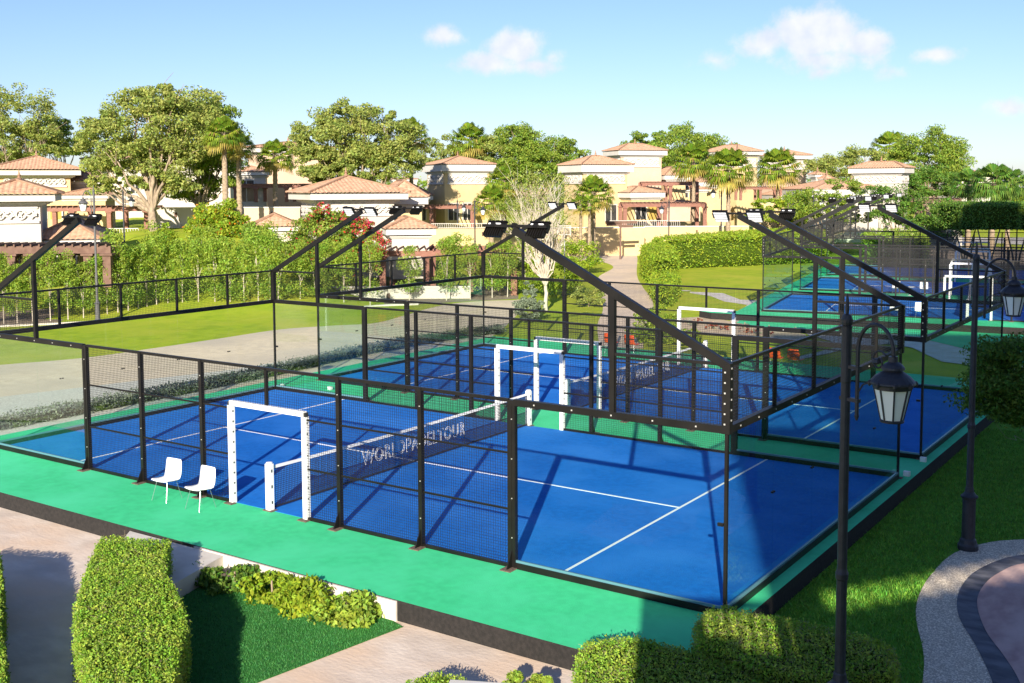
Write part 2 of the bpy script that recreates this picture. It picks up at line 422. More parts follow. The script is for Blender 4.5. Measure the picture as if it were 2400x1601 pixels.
def padel_net(label, loc, rotz):
    t = thing('padel_net', label, 'net', loc, rotz, 'padel nets')
    x = LN/2
    for y in (.03, WD-.03):
        m = MB(); o = -1 if y < 1 else 1
        m.box(x-.065, y-.06, .02, x+.065, y+.06, .985, 0)
        m.lathe([(.06,0),(.068,.01),(.066,.03),(.03,.035)], 12, 0, (x, y, .985))
        for k in range(3): m.box(x-.069, y-.012, .15+k*.33, x+.069, y+.02, .21+k*.33, 1)
        m.box(x-.13, y+o*.0-.09, .001, x+.13, y+.09, .02, 2)
        m.build('net_post', [M['whitem'], M['dark'], M['rust']], t)
    n = 32; ys = [.10+(WD-.2)*i/n for i in range(n+1)]
    top = lambda y: .93-.045*(1-((y-WD/2)/(WD/2))**2)
    m = MB()
    for i in range(n):
        a, b = ys[i], ys[i+1]; za, zb = top(a), top(b)
        for sx in (-.014,):
            m.add([(x-.014,a,za-.06),(x+.014,a,za-.06),(x+.014,a,za),(x-.014,a,za),(x-.014,b,zb-.06),(x+.014,b,zb-.06),(x+.014,b,zb),(x-.014,b,zb)],
              [(0,3,2,1),(4,5,6,7),(0,1,5,4),(1,2,6,5),(2,3,7,6),(3,0,4,7)])
    m.build('net_band', M['whitem'], t)
    m = MB(); k = int((WD-.2)/.045)
    for i in range(k+1):
        y = .1+(WD-.2)*i/k; m.bar((x,y,.06), (x,y,top(y)-.055), .007, .007, up=(0,1,0))
    for j in range(19):
        f = (j+.5)/19
        for i in range(0, n, 2):
            a, b = ys[i], ys[i+2]; m.bar((x+.005,a,.06+(top(a)-.12)*f), (x+.005,b,.06+(top(b)-.12)*f), .007, .007)
    m.bar((x,.1,.05), (x,WD-.1,.05), .02, .03)
    m.build('net_mesh', M['netblack'], t)
    # lettering woven into the net, read from the near right half
    cu = bpy.data.curves.new('lettering', 'FONT'); cu.body = 'WORLDPADELTOUR'; cu.size = .50; cu.fill_mode = 'NONE'
    cu.bevel_depth = .0065; cu.bevel_resolution = 0; cu.space_character = 1.12; cu.resolution_u = 3
    to = bpy.data.objects.new('tmp', cu); COL.objects.link(to)
    dg = bpy.context.evaluated_depsgraph_get(); me = bpy.data.meshes.new_from_object(to.evaluated_get(dg))
    bpy.data.objects.remove(to)
    me.materials.clear(); me.materials.append(M['whitem'])
    vs = np.zeros(len(me.vertices)*3, np.float32); me.vertices.foreach_get('co', vs); vs = vs.reshape(-1, 3)
    ext = vs[:, 0].max(); s = LETLEN/ext
    # text runs along +y, seen from +x
    co = np.stack([x+.012+vs[:, 2]*.6, LETY+vs[:, 0]*s, .34+vs[:, 1]*.92], 1)
    me.vertices.foreach_set('co', co.ravel().astype(np.float32)); me.update()
    o = bpy.data.objects.new('lettering', me); COL.objects.link(o); o.parent = t
    return t
LETY, LETLEN = 2.85, 3.9
COURTS = [((-LN, 0, 0), 0, 'nearest padel court enclosure with white door frame beside two white chairs'),
          ((-LN, 11.8, 0), 0, 'second padel court enclosure, directly behind the nearest court'),
          ((-15.157, 40.018, 0), R(11.1), 'padel court enclosure beyond the path, first of the far three'),
          ((-15.157-math.sin(R(11.1))*13.03, 40.018+math.cos(R(11.1))*13.03, 0), R(11.1), 'middle padel court enclosure of the far three'),
          ((-15.157-math.sin(R(11.1))*26.06, 40.018+math.cos(R(11.1))*26.06, 0), R(11.1), 'farthest padel court enclosure, nearest the clipped trees')]
NETL = ['black net with white band across the nearest court', 'black net with white band across the second court', 'black net across the first court beyond the path',
        'black net across the middle far court', 'black net across the farthest court']
E0 = court_enclosure(COURTS[0][2], COURTS[0][0], 0)
N0 = padel_net(NETL[0], COURTS[0][0], 0)
for i in range(1, 5):
    dup(E0, COURTS[i][0], COURTS[i][1], COURTS[i][2]); dup(N0, COURTS[i][0], COURTS[i][1], NETL[i])
def turf(loc, rz):
    m = MB(); m.box(.04, .04, -.02, LN-.04, WD-.04, .006); o = struct(m.build('blue_turf', M['blue'])); o.location = loc; o.rotation_euler = (0,0,rz)
    m = MB()
    for s in (-6.97, 6.97): m.box(LN/2+s-.025, .04, .004, LN/2+s+.025, WD-.04, .012)
    m.box(LN/2-6.945, WD/2-.025, .004, LN/2+6.945, WD/2+.025, .012)
    o = struct(m.build('court_lines', M['line'])); o.location = loc; o.rotation_euler = (0,0,rz)
for loc, rz, _ in COURTS: turf(loc, rz)

# ---------------------------------------------------------------- ground
GZ = -.35
LAT = Vector((_r.x, _r.y, 0)).normalized(); FWD = Vector((-LAT.y, LAT.x, 0))   # across and away, seen from the hotel
M['lawn'] = mat('lawn_sunny', (.36,.44,.025), (.27,.36,.02), rough=.95, scale=1.6, detail=8, bump=.6, bscale=26, c3=(.42,.44,.04), scale3=.35, spec=.15)
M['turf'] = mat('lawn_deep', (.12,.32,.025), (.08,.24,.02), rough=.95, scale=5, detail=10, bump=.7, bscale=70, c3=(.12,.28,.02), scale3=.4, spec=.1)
M['artgrass'] = mat('artificial_turf', (.04,.20,.035), (.03,.15,.028), rough=.95, scale=9, detail=10, bump=.8, bscale=120, spec=.1, c3=(.05,.22,.04), scale3=.8)
M['concrete'] = mat('stamped_concrete', (.74,.63,.52), (.58,.48,.39), rough=.9, scale=1.6, detail=9, bump=.35, bscale=9, c3=(.70,.52,.37), scale3=.55, stretch=(1,1.6,1))
M['paving'] = mat('beige_paving', (.80,.63,.44), (.68,.53,.37), rough=.9, scale=2.5, detail=8, bump=.2, bscale=14, c3=(.60,.48,.36), scale3=.25)
M['gravel'] = mat('white_gravel', (.97,.85,.66), (.50,.41,.30), rough=.95, scale=38, detail=3, bump=1.0, bscale=45, lo=.40, hi=.52)
M['palegravel'] = mat('pale_gravel', (.72,.67,.58), (.50,.46,.39), rough=.95, scale=14, detail=5, bump=.8, bscale=30)
M['slate'] = mat('slate_band', (.15,.15,.17), (.06,.063,.075), rough=.75, scale=2.5, detail=8, bump=.6, bscale=10, stretch=(1,2,1))
M['pinkstone'] = mat('pink_stone', (.56,.36,.31), (.40,.24,.21), rough=.85, scale=2.2, detail=9, bump=.5, bscale=8, stretch=(2,1,1), c3=(.62,.43,.37), scale3=.9)
M['soil'] = mat('dry_soil', (.30,.23,.16), (.20,.15,.11), rough=1, scale=5, detail=8, bump=.7, bscale=20)
M['sand'] = mat('sandy_bed', (.52,.42,.27), (.40,.30,.19), rough=1, scale=4, detail=8, bump=.6, bscale=16)
M['kerb'] = mat('pale_kerb', (.66,.62,.55), (.55,.50,.43), rough=.85, scale=2, detail=7, bump=.2)
def hill(x, y):
    v = Vector((x-camo.location.x, y-camo.location.y, 0)); dep = v.dot(FWD); u = v.dot(LAT)/max(dep, 1)
    px = u*2516+1175      # the bearing as a plain number
    sm = lambda t: (lambda q: q*q*(3-2*q))(min(1, max(0, t)))
    a = sm((dep-56)/30)*sm((px-120)/170)*sm((860-px)/200)
    return 3.6*a
def ground():
    n = 0; vs = []; fs = []
    ds = [-60,-30,0,20,40]+[46+2.5*i for i in range(30)]+[125,135,150,180,240,400,900,3000]
    us = [-40+1.6*i for i in range(80)]
    for d in ds:
        sp = max(1, d/60)
        for k in range(97):
            l = (-48+k)*1.15*sp*(3 if d > 300 else 1)*(1 if abs(k-48) < 40 else 1)
            if d <= 40: l = (-48+k)*2
            if k == 0: l = -4000
            if k == 96: l = 4000
            p = Vector((camo.location.x, camo.location.y, 0))+LAT*l+FWD*d
            vs.append((p.x, p.y, GZ+hill(p.x, p.y)))
    for i in range(len(ds)-1):
        for k in range(96):
            a = i*97+k; fs.append((a, a+1, a+98, a+97))
    m = MB(); m.add(vs, fs); o = m.build('ground', M['lawn'], smooth=True); struct(o)
ground()
def patch(name, pts, dz, mt, thick=0):
    m = MB(); from mathutils.geometry import tessellate_polygon
    P = [Vector((p[0], p[1], 0)) for p in pts]
    tris = tessellate_polygon([P]); z = GZ+dz
    m.add([(p.x, p.y, z) for p in P], [])
    for t in tris:
        a, b, c = (P[i] for i in t)
        if (b-a).cross(c-a).z < 0: t = t[::-1]
        m.f.append(tuple(t)); m.m.append(0)
    return struct(m.build(name, mt))
def smoothc(pts, n=5):     # closed or open Catmull-Rom through the points
    out = []; P = [Vector(p) for p in pts]; L = len(P)
    for i in range(L-1):
        p0 = P[max(i-1, 0)]; p1 = P[i]; p2 = P[i+1]; p3 = P[min(i+2, L-1)]
        for k in range(n):
            t = k/n
            out.append(.5*((2*p1)+(p2-p0)*t+(2*p0-5*p1+4*p2-p3)*t*t+(3*p1-p0-3*p2+p3)*t**3))
    out.append(P[-1]); return out
def plat(poly, z0, z1, name='court_platform'):
    m = MB(); n = len(poly); m.prism(poly, z0, z1, 0)
    m.m = [0, 0]+[1]*n
    return struct(m.build(name, [M['green'], M['riser']]))
plat([(-21.35,-2.3),(.28,-2.3),(.28,24.3),(-21.6,24.3)], -1.0, 0)
_c, _s = math.cos(R(11.1)), math.sin(R(11.1))
def c3(s, t): return (-15.157+s*_c-t*_s, 40.018+s*_s+t*_c)
plat([c3(-3.2,-.9), c3(-2.4,-1.6), c3(13.5,-2.5), c3(24,-2.6), c3(24,37), c3(-1.3,37), c3(-1.3,-.2)], -1.0, 0)
patch('paving', [(-60,-40,0),(.7,-40,0),(.7,-2.2,0),(-60,-2.2,0)], .004, M['concrete'])
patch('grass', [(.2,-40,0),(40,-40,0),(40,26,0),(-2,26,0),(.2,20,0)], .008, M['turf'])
# artificial turf in front of the low white wall
patch('artificial_turf', [(-8.905, -3.399, -0.350),(-8.944, -2.646, -0.350),(-7.954, -2.198, -0.350),(-5.309, -2.144, -0.350),(-4.432, -2.450, -0.350),(-4.862, -5.096, -0.350),(-4.921, -5.492, -0.350),(-5.721, -6.187, -0.350),(-7.640, -4.784, -0.350)], .012, M['artgrass'])
# round terrace on the right: gravel ring, slate band, pink stone
go = smoothc([(5.488, 9.193, -0.350),(4.040, 8.551, -0.350),(2.991, 7.723, -0.350),(2.451, 7.140, -0.350),(2.033, 6.091, -0.350),(1.958, 4.736, -0.350),(2.035, 3.513, -0.350),(2.248, 2.466, -0.350),(2.687, 1.155, -0.350),(2.927, 0.128, -0.350),(3.139, -1.129, -0.350),(3.310, -2.783, -0.350)])
patch('gravel', [tuple(p) for p in go]+[(8.159, 0.480, -0.350),(8.879, 9.846, -0.350)], .016, M['gravel'])
gi = smoothc([(5.536, 8.336, -0.350),(4.138, 7.705, -0.350),(3.157, 6.721, -0.350),(2.807, 6.080, -0.350),(2.567, 5.089, -0.350),(2.581, 3.926, -0.350),(2.827, 2.854, -0.350),(3.286, 1.838, -0.350),(3.741, 0.674, -0.350),(4.080, -0.496, -0.350),(4.409, -2.043, -0.350)])
patch('terrace', [tuple(p) for p in gi]+[(8.159, 0.480, -0.350),(8.879, 9.846, -0.350)], .024, M['slate'])
gj = smoothc([(5.562, 7.860, -0.350),(4.193, 7.235, -0.350),(3.247, 6.174, -0.350),(2.987, 5.504, -0.350),(2.866, 4.688, -0.350),(2.931, 3.686, -0.350),(3.287, 2.530, -0.350),(3.717, 1.661, -0.350),(4.057, 0.886, -0.350),(4.409, -0.275, -0.350),(4.789, -1.787, -0.350)])
patch('terrace', [tuple(p) for p in gj]+[(8.159, 0.480, -0.350),(8.879, 9.846, -0.350)], .032, M['pinkstone'])
# long path behind the courts
up = smoothc([(-36.225, 2.956, -0.350),(-35.544, 6.562, -0.350),(-34.799, 8.785, -0.350),(-33.600, 11.699, -0.350),(-33.431, 15.042, -0.350),(-33.415, 18.689, -0.350),(-33.455, 22.581, -0.350),(-32.343, 25.125, -0.350),(-31.185, 27.143, -0.350),(-32.106, 30.701, -0.350),(-33.178, 34.148, -0.350),(-33.604, 36.998, -0.350),(-32.937, 39.227, -0.350),(-31.634, 40.667, -0.350)])
patch('path', [tuple(p) for p in up]+[(-31.315, 42.460, -0.350),(-29.181, 38.912, -0.350),(-27.305, 34.736, -0.350),(-23.873, 28.125, -0.350),(-22.127, 23.918, -0.350),(-21.246, 18.611, -0.350),(-22.892, 11.644, -0.350),(-22.844, 1.690, -0.350),(-22.816, -3.906, -0.350)], .004, M['paving'])
patch('gravel', [(-27.969, -0.665, -0.350),(-28.330, 4.946, -0.350),(-27.596, 7.547, -0.350),(-27.068, 9.672, -0.350),(-26.098, 12.936, -0.350),(-25.979, 14.504, -0.350),(-25.734, 18.205, -0.350),(-25.788, 22.222, -0.350),(-24.546, 20.771, -0.350),(-23.435, 12.146, -0.350),(-22.326, 1.383, -0.350),(-22.375, -4.085, -0.350)], .008, M['palegravel'])
l = smoothc([(-17.894, 27.300, -0.350),(-21.172, 32.888, -0.350),(-24.201, 38.755, -0.350),(-28.270, 45.687, -0.350),(-33.191, 53.994, -0.350),(-36.300, 59.489, -0.350),(-39.695, 67.847, -0.350),(-43.181, 72.799, -0.350),(-45.483, 74.205, -0.350),(-46.962, 74.762, -0.350),(-48.912, 75.074, -0.350)])
r = smoothc([(-55.695, 86.138, -0.350),(-52.024, 89.243, -0.350),(-48.532, 88.514, -0.350),(-34.605, 62.562, -0.350),(-28.849, 52.576, -0.350),(-24.238, 45.006, -0.350),(-19.249, 35.189, -0.350),(-17.672, 31.145, -0.350),(-15.321, 26.720, -0.350)])
patch('path', [tuple(p) for p in l]+[tuple(p) for p in r]+[(-17.672, 25.203, -0.350),(-18.472, 26.928, -0.350)], .008, M['paving'])
patch('path', [(-24.710, 51.387, -0.350),(-22.506, 51.695, -0.350),(-21.060, 49.874, -0.350),(-19.898, 48.356, -0.350),(-18.634, 48.530, -0.350),(-17.419, 49.294, -0.350),(-13.523, 38.839, -0.350),(-14.202, 37.336, -0.350),(-16.083, 37.867, -0.350),(-17.269, 42.109, -0.350),(-18.345, 45.747, -0.350),(-20.319, 46.859, -0.350),(-22.323, 49.414, -0.350),(-24.322, 50.560, -0.350)], .006, M['kerb'])
for a in ((-27.167, 52.843, -0.350),(-26.473, 52.509, -0.350),(-25.420, 51.672, -0.350)):
    patch('stepping_stone', [(a[0]-.5,a[1]-.3,0),(a[0]+.5,a[1]-.2,0),(a[0]+.5,a[1]+.4,0),(a[0]-.4,a[1]+.3,0)], .03, M['kerb'])
patch('planting_bed', [(-18.994, 37.372, -0.350),(-17.957, 38.967, -0.350),(-15.266, 37.295, -0.350),(-13.674, 36.230, -0.350),(-10.980, 34.880, -0.350),(-10.129, 32.461, -0.350),(-12.546, 33.151, -0.350),(-14.608, 32.553, -0.350),(-15.995, 31.664, -0.350)], .010, M['sand'])
patch('green_apron', [(-15.454, 37.176, -0.350),(-16.066, 39.933, -0.350),(-12.383, 42.274, -0.350),(-0.460, 47.165, -0.350),(1.804, 27.735, -0.350),(-0.742, 30.368, -0.350),(-3.723, 34.045, -0.350),(-5.605, 35.871, -0.350),(-7.384, 37.553, -0.350),(-9.086, 36.094, -0.350),(-11.015, 35.041, -0.350),(-13.430, 36.185, -0.350)], .02, M['green'])
patch('path', [(-8.612, 26.924, -0.350),(-8.868, 27.836, -0.350),(-8.285, 31.875, -0.350),(-9.272, 33.178, -0.350),(-10.962, 34.891, -0.350),(-10.291, 35.322, -0.350),(-8.309, 36.228, -0.350),(-7.197, 37.305, -0.350),(-5.570, 35.726, -0.350),(-3.695, 33.912, -0.350),(-0.724, 30.257, -0.350),(1.804, 27.735, -0.350),(2.216, 24.203, -0.350),(-1.299, 29.039, -0.350),(-2.769, 29.551, -0.350),(-3.631, 29.758, -0.350),(-4.648, 31.399, -0.350),(-5.581, 32.999, -0.350),(-6.827, 33.767, -0.350),(-7.714, 31.625, -0.350)], .03, M['kerb'])
patch('planting_bed', [(-49.493, 10.754, -0.350),(-46.448, 15.698, -0.350),(-44.265, 19.243, -0.350),(-42.957, 22.365, -0.350),(-39.568, 26.706, -0.350),(-37.489, 29.556, -0.350),(-36.658, 33.338, -0.350),(-35.368, 35.010, -0.350),(-34.066, 37.602, -0.350),(-31.854, 41.478, -0.350),(-37.200, 49.403, -0.350),(-43.370, 42.759, -0.350),(-49.666, 38.063, -0.350),(-49.702, 25.969, -0.350),(-53.117, 19.656, -0.350),(-55.155, 13.436, -0.350)], .004, M['soil'])
patch('path', [(-34.308, 137.574, -0.350),(-19.769, 145.765, -0.350),(-1.636, 136.430, -0.350),(-0.091, 108.824, -0.350),(-16.442, 125.584, -0.350),(-22.099, 129.478, -0.350),(-21.970, 108.813, -0.350),(-27.108, 110.748, -0.350)], .01, M['kerb'])
patch('planting_bed', [(-26.435, 101.557, -0.350),(-27.108, 110.748, -0.350),(-21.970, 108.813, -0.350),(-20.819, 123.053, -0.350),(-14.409, 113.253, -0.350),(0.307, 101.718, -0.350),(2.540, 61.843, -0.350),(-7.945, 74.049, -0.350),(-19.851, 89.606, -0.350)], .006, M['soil'])
kp = smoothc([(-49.322, 10.673, -0.350),(-46.279, 15.598, -0.350),(-44.099, 19.128, -0.350),(-42.789, 22.236, -0.350),(-39.407, 26.559, -0.350),(-37.333, 29.395, -0.350),(-36.498, 33.157, -0.350),(-34.924, 35.290, -0.350)], 6)
m = MB()
for a, b in zip(kp, kp[1:]): m.bar((a.x,a.y,GZ+.03), (b.x,b.y,GZ+.03), .16, .12)
struct(m.build('kerb', M['kerb']))
# low white wall, slab and kerb along the platform
m = MB(); m.box(-9.6,-2.345,GZ,-4.68,-2.304,-.012); tag(m.build('low_wall', M['kerb']), 'low cream kerb wall along the green court edge behind the clipped shrubs', 'wall')
m = MB(); m.prism([(-11.440, -2.383, -0.030)[:2],(-8.779, -2.354, -0.030)[:2],(-8.349, -3.812, -0.030)[:2],(-9.158, -4.054, -0.030)[:2],(-10.299, -3.760, -0.030)[:2]], GZ-.2, -.03); struct(m.build('slab', M['kerb']))
m = MB(); a = (-9.594, -1.657, -0.350); b = (-9.094, -3.220, -0.350); m.bar((a[0],a[1],GZ+.06),(b[0],b[1],GZ+.06), .12, .16); tag(m.build('kerb_stone', M['kerb']), 'short pale kerb stone running from the court edge to the trimmed hedge', 'kerb')
# grey junction boxes at the court corners
def jbox(loc, label):
    m = MB(); m.box(-.07,-.05,0,.07,.05,.11); m.box(-.05,-.056,.02,.05,-.0505,.09,1); o = m.build('junction_box', [M['whitem'], M['led']]); o.location = loc
    return tag(o, label, 'box', 'junction boxes at the court corners')
jbox((.10,11.62,0), 'white junction box at the near right corner of the second court')
jbox((.12,10.05,0), 'white junction box at the far right corner of the nearest court')
jbox((.10,22.0,0), 'white junction box at the far right corner of the second court')
jbox((-20.3,10.15,0), 'white junction box at the far left corner of the nearest court')
jbox((-18.6,10.7,0), 'white junction box on the green strip between the two near courts')
# chairs
M['chrome'] = mat('chair_steel', (.30,.36,.36), rough=.3, metal=.7)
def chair(name, mshell, label, loc, rz):
    t = thing(name, label, 'chair', loc, rz)
    m = MB(); prof = [(-.22,.445),(-.19,.455),(-.05,.435),(.10,.425),(.17,.45),(.205,.53),(.225,.66),(.24,.80),(.245,.84)]
    wd = [.22,.235,.245,.245,.24,.24,.235,.225,.20]; n = 7
    for s in (0, 1):
        for i, (y, z) in enumerate(prof):
            for k in range(n):
                a = -1+2*k/(n-1); curve = .02*(a*a)
                ny, nz = (0, 1) if i < 4 else (-1, .15)
                m.v.append((a*wd[i], y+ny*curve-(0 if s == 0 else ny*-.012*0)-(s*.012 if i > 4 else 0)*-1, z+nz*curve-(s*.014 if i <= 4 else 0)))
    L = len(prof)*n
    for i in range(len(prof)-1):
        for k in range(n-1):
            a = i*n+k; m.f.append((a, a+1, a+n+1, a+n)); m.m.append(0); m.f.append((L+a, L+a+n, L+a+n+1, L+a+1)); m.m.append(0)
    rim = [k for k in range(n)]+[i*n+n-1 for i in range(1, len(prof))]+[(len(prof)-1)*n+k for k in range(n-2, -1, -1)]+[i*n for i in range(len(prof)-2, 0, -1)]
    for i in range(len(rim)):
        a, b = rim[i], rim[(i+1) % len(rim)]; m.f.append((a, a+L, b+L, b)); m.m.append(0)
    m.build('seat_shell', mshell, t, smooth=True)
    for sx, sy in ((-1,-1),(1,-1),(1,1),(-1,1)):
        m = MB(); m.tube([(sx*.15, sy*.12, .43), (sx*.22, sy*.22, 0)], .0055, 6); m.build('leg', M['chrome'], t)
    m = MB(); m.tube([(-.15,-.12,.42),(.15,-.12,.42)], .008, 6); m.tube([(-.15,.12,.42),(.15,.12,.42)], .008, 6); m.tube([(0,-.12,.42),(0,.12,.42)], .008, 6); m.build('seat_frame', M['bolt'], t)
    return t
M['shell'] = mat('white_plastic', (.82,.82,.80), rough=.4); M['orange'] = mat('orange_plastic', (.80,.10,.012), rough=.4)
c_ = chair('chair', M['shell'], 'white shell chair on thin legs, left of the two by the nearest court', (-12.55,-.62,0), R(4)); c_['group'] = 'white chairs beside the courts'
dup(c_, (-11.42,-.66,0), R(0), 'white shell chair next to the white door frame of the nearest court')
dup(c_, (*c3(6.7,-.75),0), R(8), 'white shell chair in front of the first far court, farther from its door frame')
dup(c_, (*c3(7.9,-.75),0), R(14), 'white shell chair in front of the first far court, next to its door frame')
dup(c_, (*c3(5.9,11.9),0), R(10), 'white shell chair by a small table between the far courts, left one')
dup(c_, (*c3(7.5,11.9),0), R(15), 'white shell chair by a small table between the far courts, right one')
o_ = chair('chair', M['orange'], 'orange chair behind the second court, leftmost of its pair by the path', (-14.7,22.75,0), R(186)); o_['group'] = 'orange chairs beside the courts'
dup(o_, (-13.75,22.7,0), R(176), 'orange chair behind the second court, right one of the pair by the path')
dup(o_, (-7.75,22.5,0), R(183), 'orange chair behind the second court, left one of the shaded pair on the right')
dup(o_, (-7.0,22.5,0), R(172), 'orange chair behind the second court, right one of the shaded pair')
dup(o_, (*c3(13.4,10.9),0), R(10), 'orange chair beyond the first far court, behind the lantern of the lamp')
dup(o_, (*c3(14.4,10.9),0), R(10), 'orange chair beyond the first far court at the right edge')
dup(o_, (*c3(14.6,23.7),0), R(10), 'orange chair between the two farthest courts')
t = thing('side_table', 'small white side table between the two white chairs of the far courts', 'table', (*c3(6.7,12.0),0))
m = MB(); m.lathe([(.24,.50),(.25,.505),(.25,.52),(.24,.525)], 20); m.build('table_top', M['shell'], t)
m = MB(); m.lathe([(.14,0),(.14,.012),(.03,.02),(.022,.03),(.022,.498)], 12); m.build('pedestal', M['shell'], t)

# ---------------------------------------------------------------- street lamps
M['lampiron'] = mat('lamp_iron', (.024,.025,.032), (.035,.037,.045), rough=.5, scale=12, bump=.1)
M['lampgrey'] = mat('lamp_iron_grey', (.075,.075,.08), (.11,.11,.11), rough=.6, scale=12)
M['opal'] = mat('opal_glass', (.92,.96,.94), (.86,.92,.90), rough=.25, scale=2)
def lamp(label, loc, rz, H=5.76, mt=None, hs=1.0):
    mt = mt or M['lampiron']
    t = thing('street_lamp', label, 'street lamp', loc, rz, 'iron lamp posts with hanging lanterns')
    m = MB(); m.lathe([(.19,0),(.19,.10),(.165,.14),(.15,.20),(.125,.24),(.12,.95),(.125,.97),(.125,1.0),(.155,1.03),(.16,1.06),(.12,1.09),(.085,1.14),(.075,1.22),(.065,1.24)], 16)
    m.build('pedestal', mt, t)
    m = MB(); m.lathe([(.065,1.2),(.062,2.36),(.075,2.38),(.078,2.44),(.066,2.47),(.058,2.50),(.055,H-1.05),(.060,H-1.03),(.060,H-.42),(.064,H-.38)], 14); m.build('pole', mt, t)
    m = MB(); m.lathe([(.05,H-.38),(.065,H-.34),(.068,H-.30),(.05,H-.25),(.02,H-.24),(.026,H-.16),(.012,H-.03),(.004,H)], 12); m.build('finial', mt, t)
    # side rod, crook and scroll towards +x
    m = MB(); z0 = H-1.40; zt = H-.73
    pts = [(.17,0,z0),(.17,0,zt+.1)]
    for k in range(1, 13):
        a = math.pi-math.pi*k/12; pts.append((.17+.25+.25*math.cos(a), 0, zt+.1+.31*math.sin(a)))
    pts += [(.67,0,zt+.02),(.665,0,zt+.05)]
    m.tube(pts, .023, 8)
    for z in (zt-.12, zt-.50): m.box(-.07,-.03,z-.02,.20,.03,z+.02)
    m.tube([(.17,0,z0),(.17,0,z0-.06)], [.03,.012], 8)
    sp = [(.47+.12*(1-k/16)*math.cos(k*.55+.6), 0, zt+.0+.13*(1-k/18)*math.sin(k*.55+.6)) for k in range(15)]; m.tube(sp, .012, 6)
    m.lathe([(.03,-.03),(.06,-.015),(.05,.02),(.02,.03)], 8, 0, (.44,0,zt+.0))
    m.tube([(.17,0,zt-.42),(.25,0,zt-.30),(.36,0,zt-.25),(.46,0,zt-.22),(.55,0,zt-.10),(.60,0,zt-.04)], .011, 6)
    m.build('bracket', mt, t)
    c = (.665, 0, zt-.64)
    l_ = thing_child('lantern', t)
    m = MB(); m.lathe([(.05,.72),(.055,.66),(.10,.63),(.125,.60),(.13,.575),(.10,.57),(.11,.555),(.19,.50),(.245,.44),(.25,.42),(.235,.405),(.215,.40),(.21,.36),(.195,.355)], 24, 0, c)
    for k in range(8):
        a = 2*math.pi*k/8; m.lathe([(.006,.38),(.025,.40),(.025,.43),(.01,.45)], 6, 0, (c[0]+.245*math.cos(a), c[1]+.245*math.sin(a), c[2]))
    m.build('lantern_roof', mt, l_)
    m = MB(); m.lathe([(.118,0),(.195,.36)], 8, 0, c); m.build('lamp_glass', M['opal'], l_)
    m = MB()
    for k in range(8):
        a = 2*math.pi*k/8; m.bar((c[0]+.12*math.cos(a), .12*math.sin(a), c[2]), (c[0]+.20*math.cos(a), .20*math.sin(a), c[2]+.36), .018, .012)
    m.lathe([(.08,-.02),(.13,-.018),(.135,0),(.12,.012)], 16, 0, c)
    m.build('lantern_frame', mt, l_)
    return t
def thing_child(name, par):
    o = bpy.data.objects.new(name, None); COL.objects.link(o); o.empty_display_size = .2; o.parent = par; return o
_lr = math.atan2(LAT.y, LAT.x)
lamp('tall black street lamp in front of the nearest court, cut by the bottom edge', (2.689, -2.874, -0.350), _lr-1.02)
LA = lamp('black street lamp standing on the lawn at the edge of the white gravel', (2.197, 6.503, -0.350), _lr-.45, H=5.95)
LB = lamp('grey street lamp in the sapling bed left of the courts', (-43.303, 19.225, -0.330), _lr+math.pi-.3, H=7.2, mt=M['lampgrey'])
for p, rz, s, lb in (((-62.040, 34.689, 0.800), .4, 1.0, 'grey street lamp with a floodlight behind the curtained pergola'), ((-61.303, 74.018, -0.350), _lr, 1.0, 'left one of the two black street lamps by the red pergola'), ((-47.969, 58.860, -0.350), _lr, 1.03, 'right one of the two black street lamps by the red pergola'),
    ((-38.076, 75.324, -0.350), _lr+math.pi, 1.0, 'black street lamp at the left end of the tall hedge'), ((-39.192, 89.644, -0.350), _lr+math.pi, 1.28, 'slim black street lamp standing in front of the tall hedge'), ((-28.868, 87.680, -0.350), _lr, 1.1, 'street lamp in the greenery left of the tile roofed villa'),
    ((-24.285, 99.303, -0.350), _lr, 1.12, 'street lamp between the shrubs and the grey tower villa'), ((-19.434, 109.897, -0.350), _lr, .95, 'street lamp under the dark palms on the right')):
    dup(LA, p, rz, lb, s)

# short grass blades standing on the shaded lawn and on the artificial turf
def blades(name, label, xs, ys, n, h, mt, z, keep=None, seed=1):
    rng = np.random.default_rng(seed); P = np.column_stack([rng.uniform(*xs, n), rng.uniform(*ys, n), np.full(n, z)])
    if keep is not None: P = P[keep(P)]
    n = len(P); a = rng.uniform(0, 6.28, n); w = np.column_stack([np.cos(a), np.sin(a), np.zeros(n)])*h*.16
    lean = np.column_stack([rng.normal(size=n)*h*.45, rng.normal(size=n)*h*.45, h*rng.uniform(.5, 1.1, n)])
    o = quads(name, np.stack([P-w, P+w, P+lean+w*.2, P+lean-w*.2], 1), mt); tag(o, label, 'grass', kind='stuff')
def inpoly(poly):
    Q = [(p[0], p[1]) for p in poly]
    def f(P):
        r = np.zeros(len(P), bool)
        for i in range(len(Q)):
            a, b = Q[i], Q[(i+1) % len(Q)]
            c = ((a[1] > P[:, 1]) != (b[1] > P[:, 1])); x = (b[0]-a[0])*(P[:, 1]-a[1])/((b[1]-a[1]) or 1e-9)+a[0]; r ^= c & (P[:, 0] < x)
        return r
    return f
M['blade'] = mat('grass_blade', (.17,.40,.035), (.11,.29,.025), rough=.7, scale=3, island=.45)
M['blade2'] = mat('turf_blade', (.045,.22,.04), (.03,.16,.03), rough=.7, scale=3, island=.35)
ring = inpoly([tuple(p) for p in go]+[(8.159, 0.480, -0.350),(8.879, 9.846, -0.350)])
blades('grass', 'grass of the shaded lawn on the right', (.3, 8), (-3, 18), 150000, .055, M['blade'], GZ+.01, lambda P: ~ring(P))
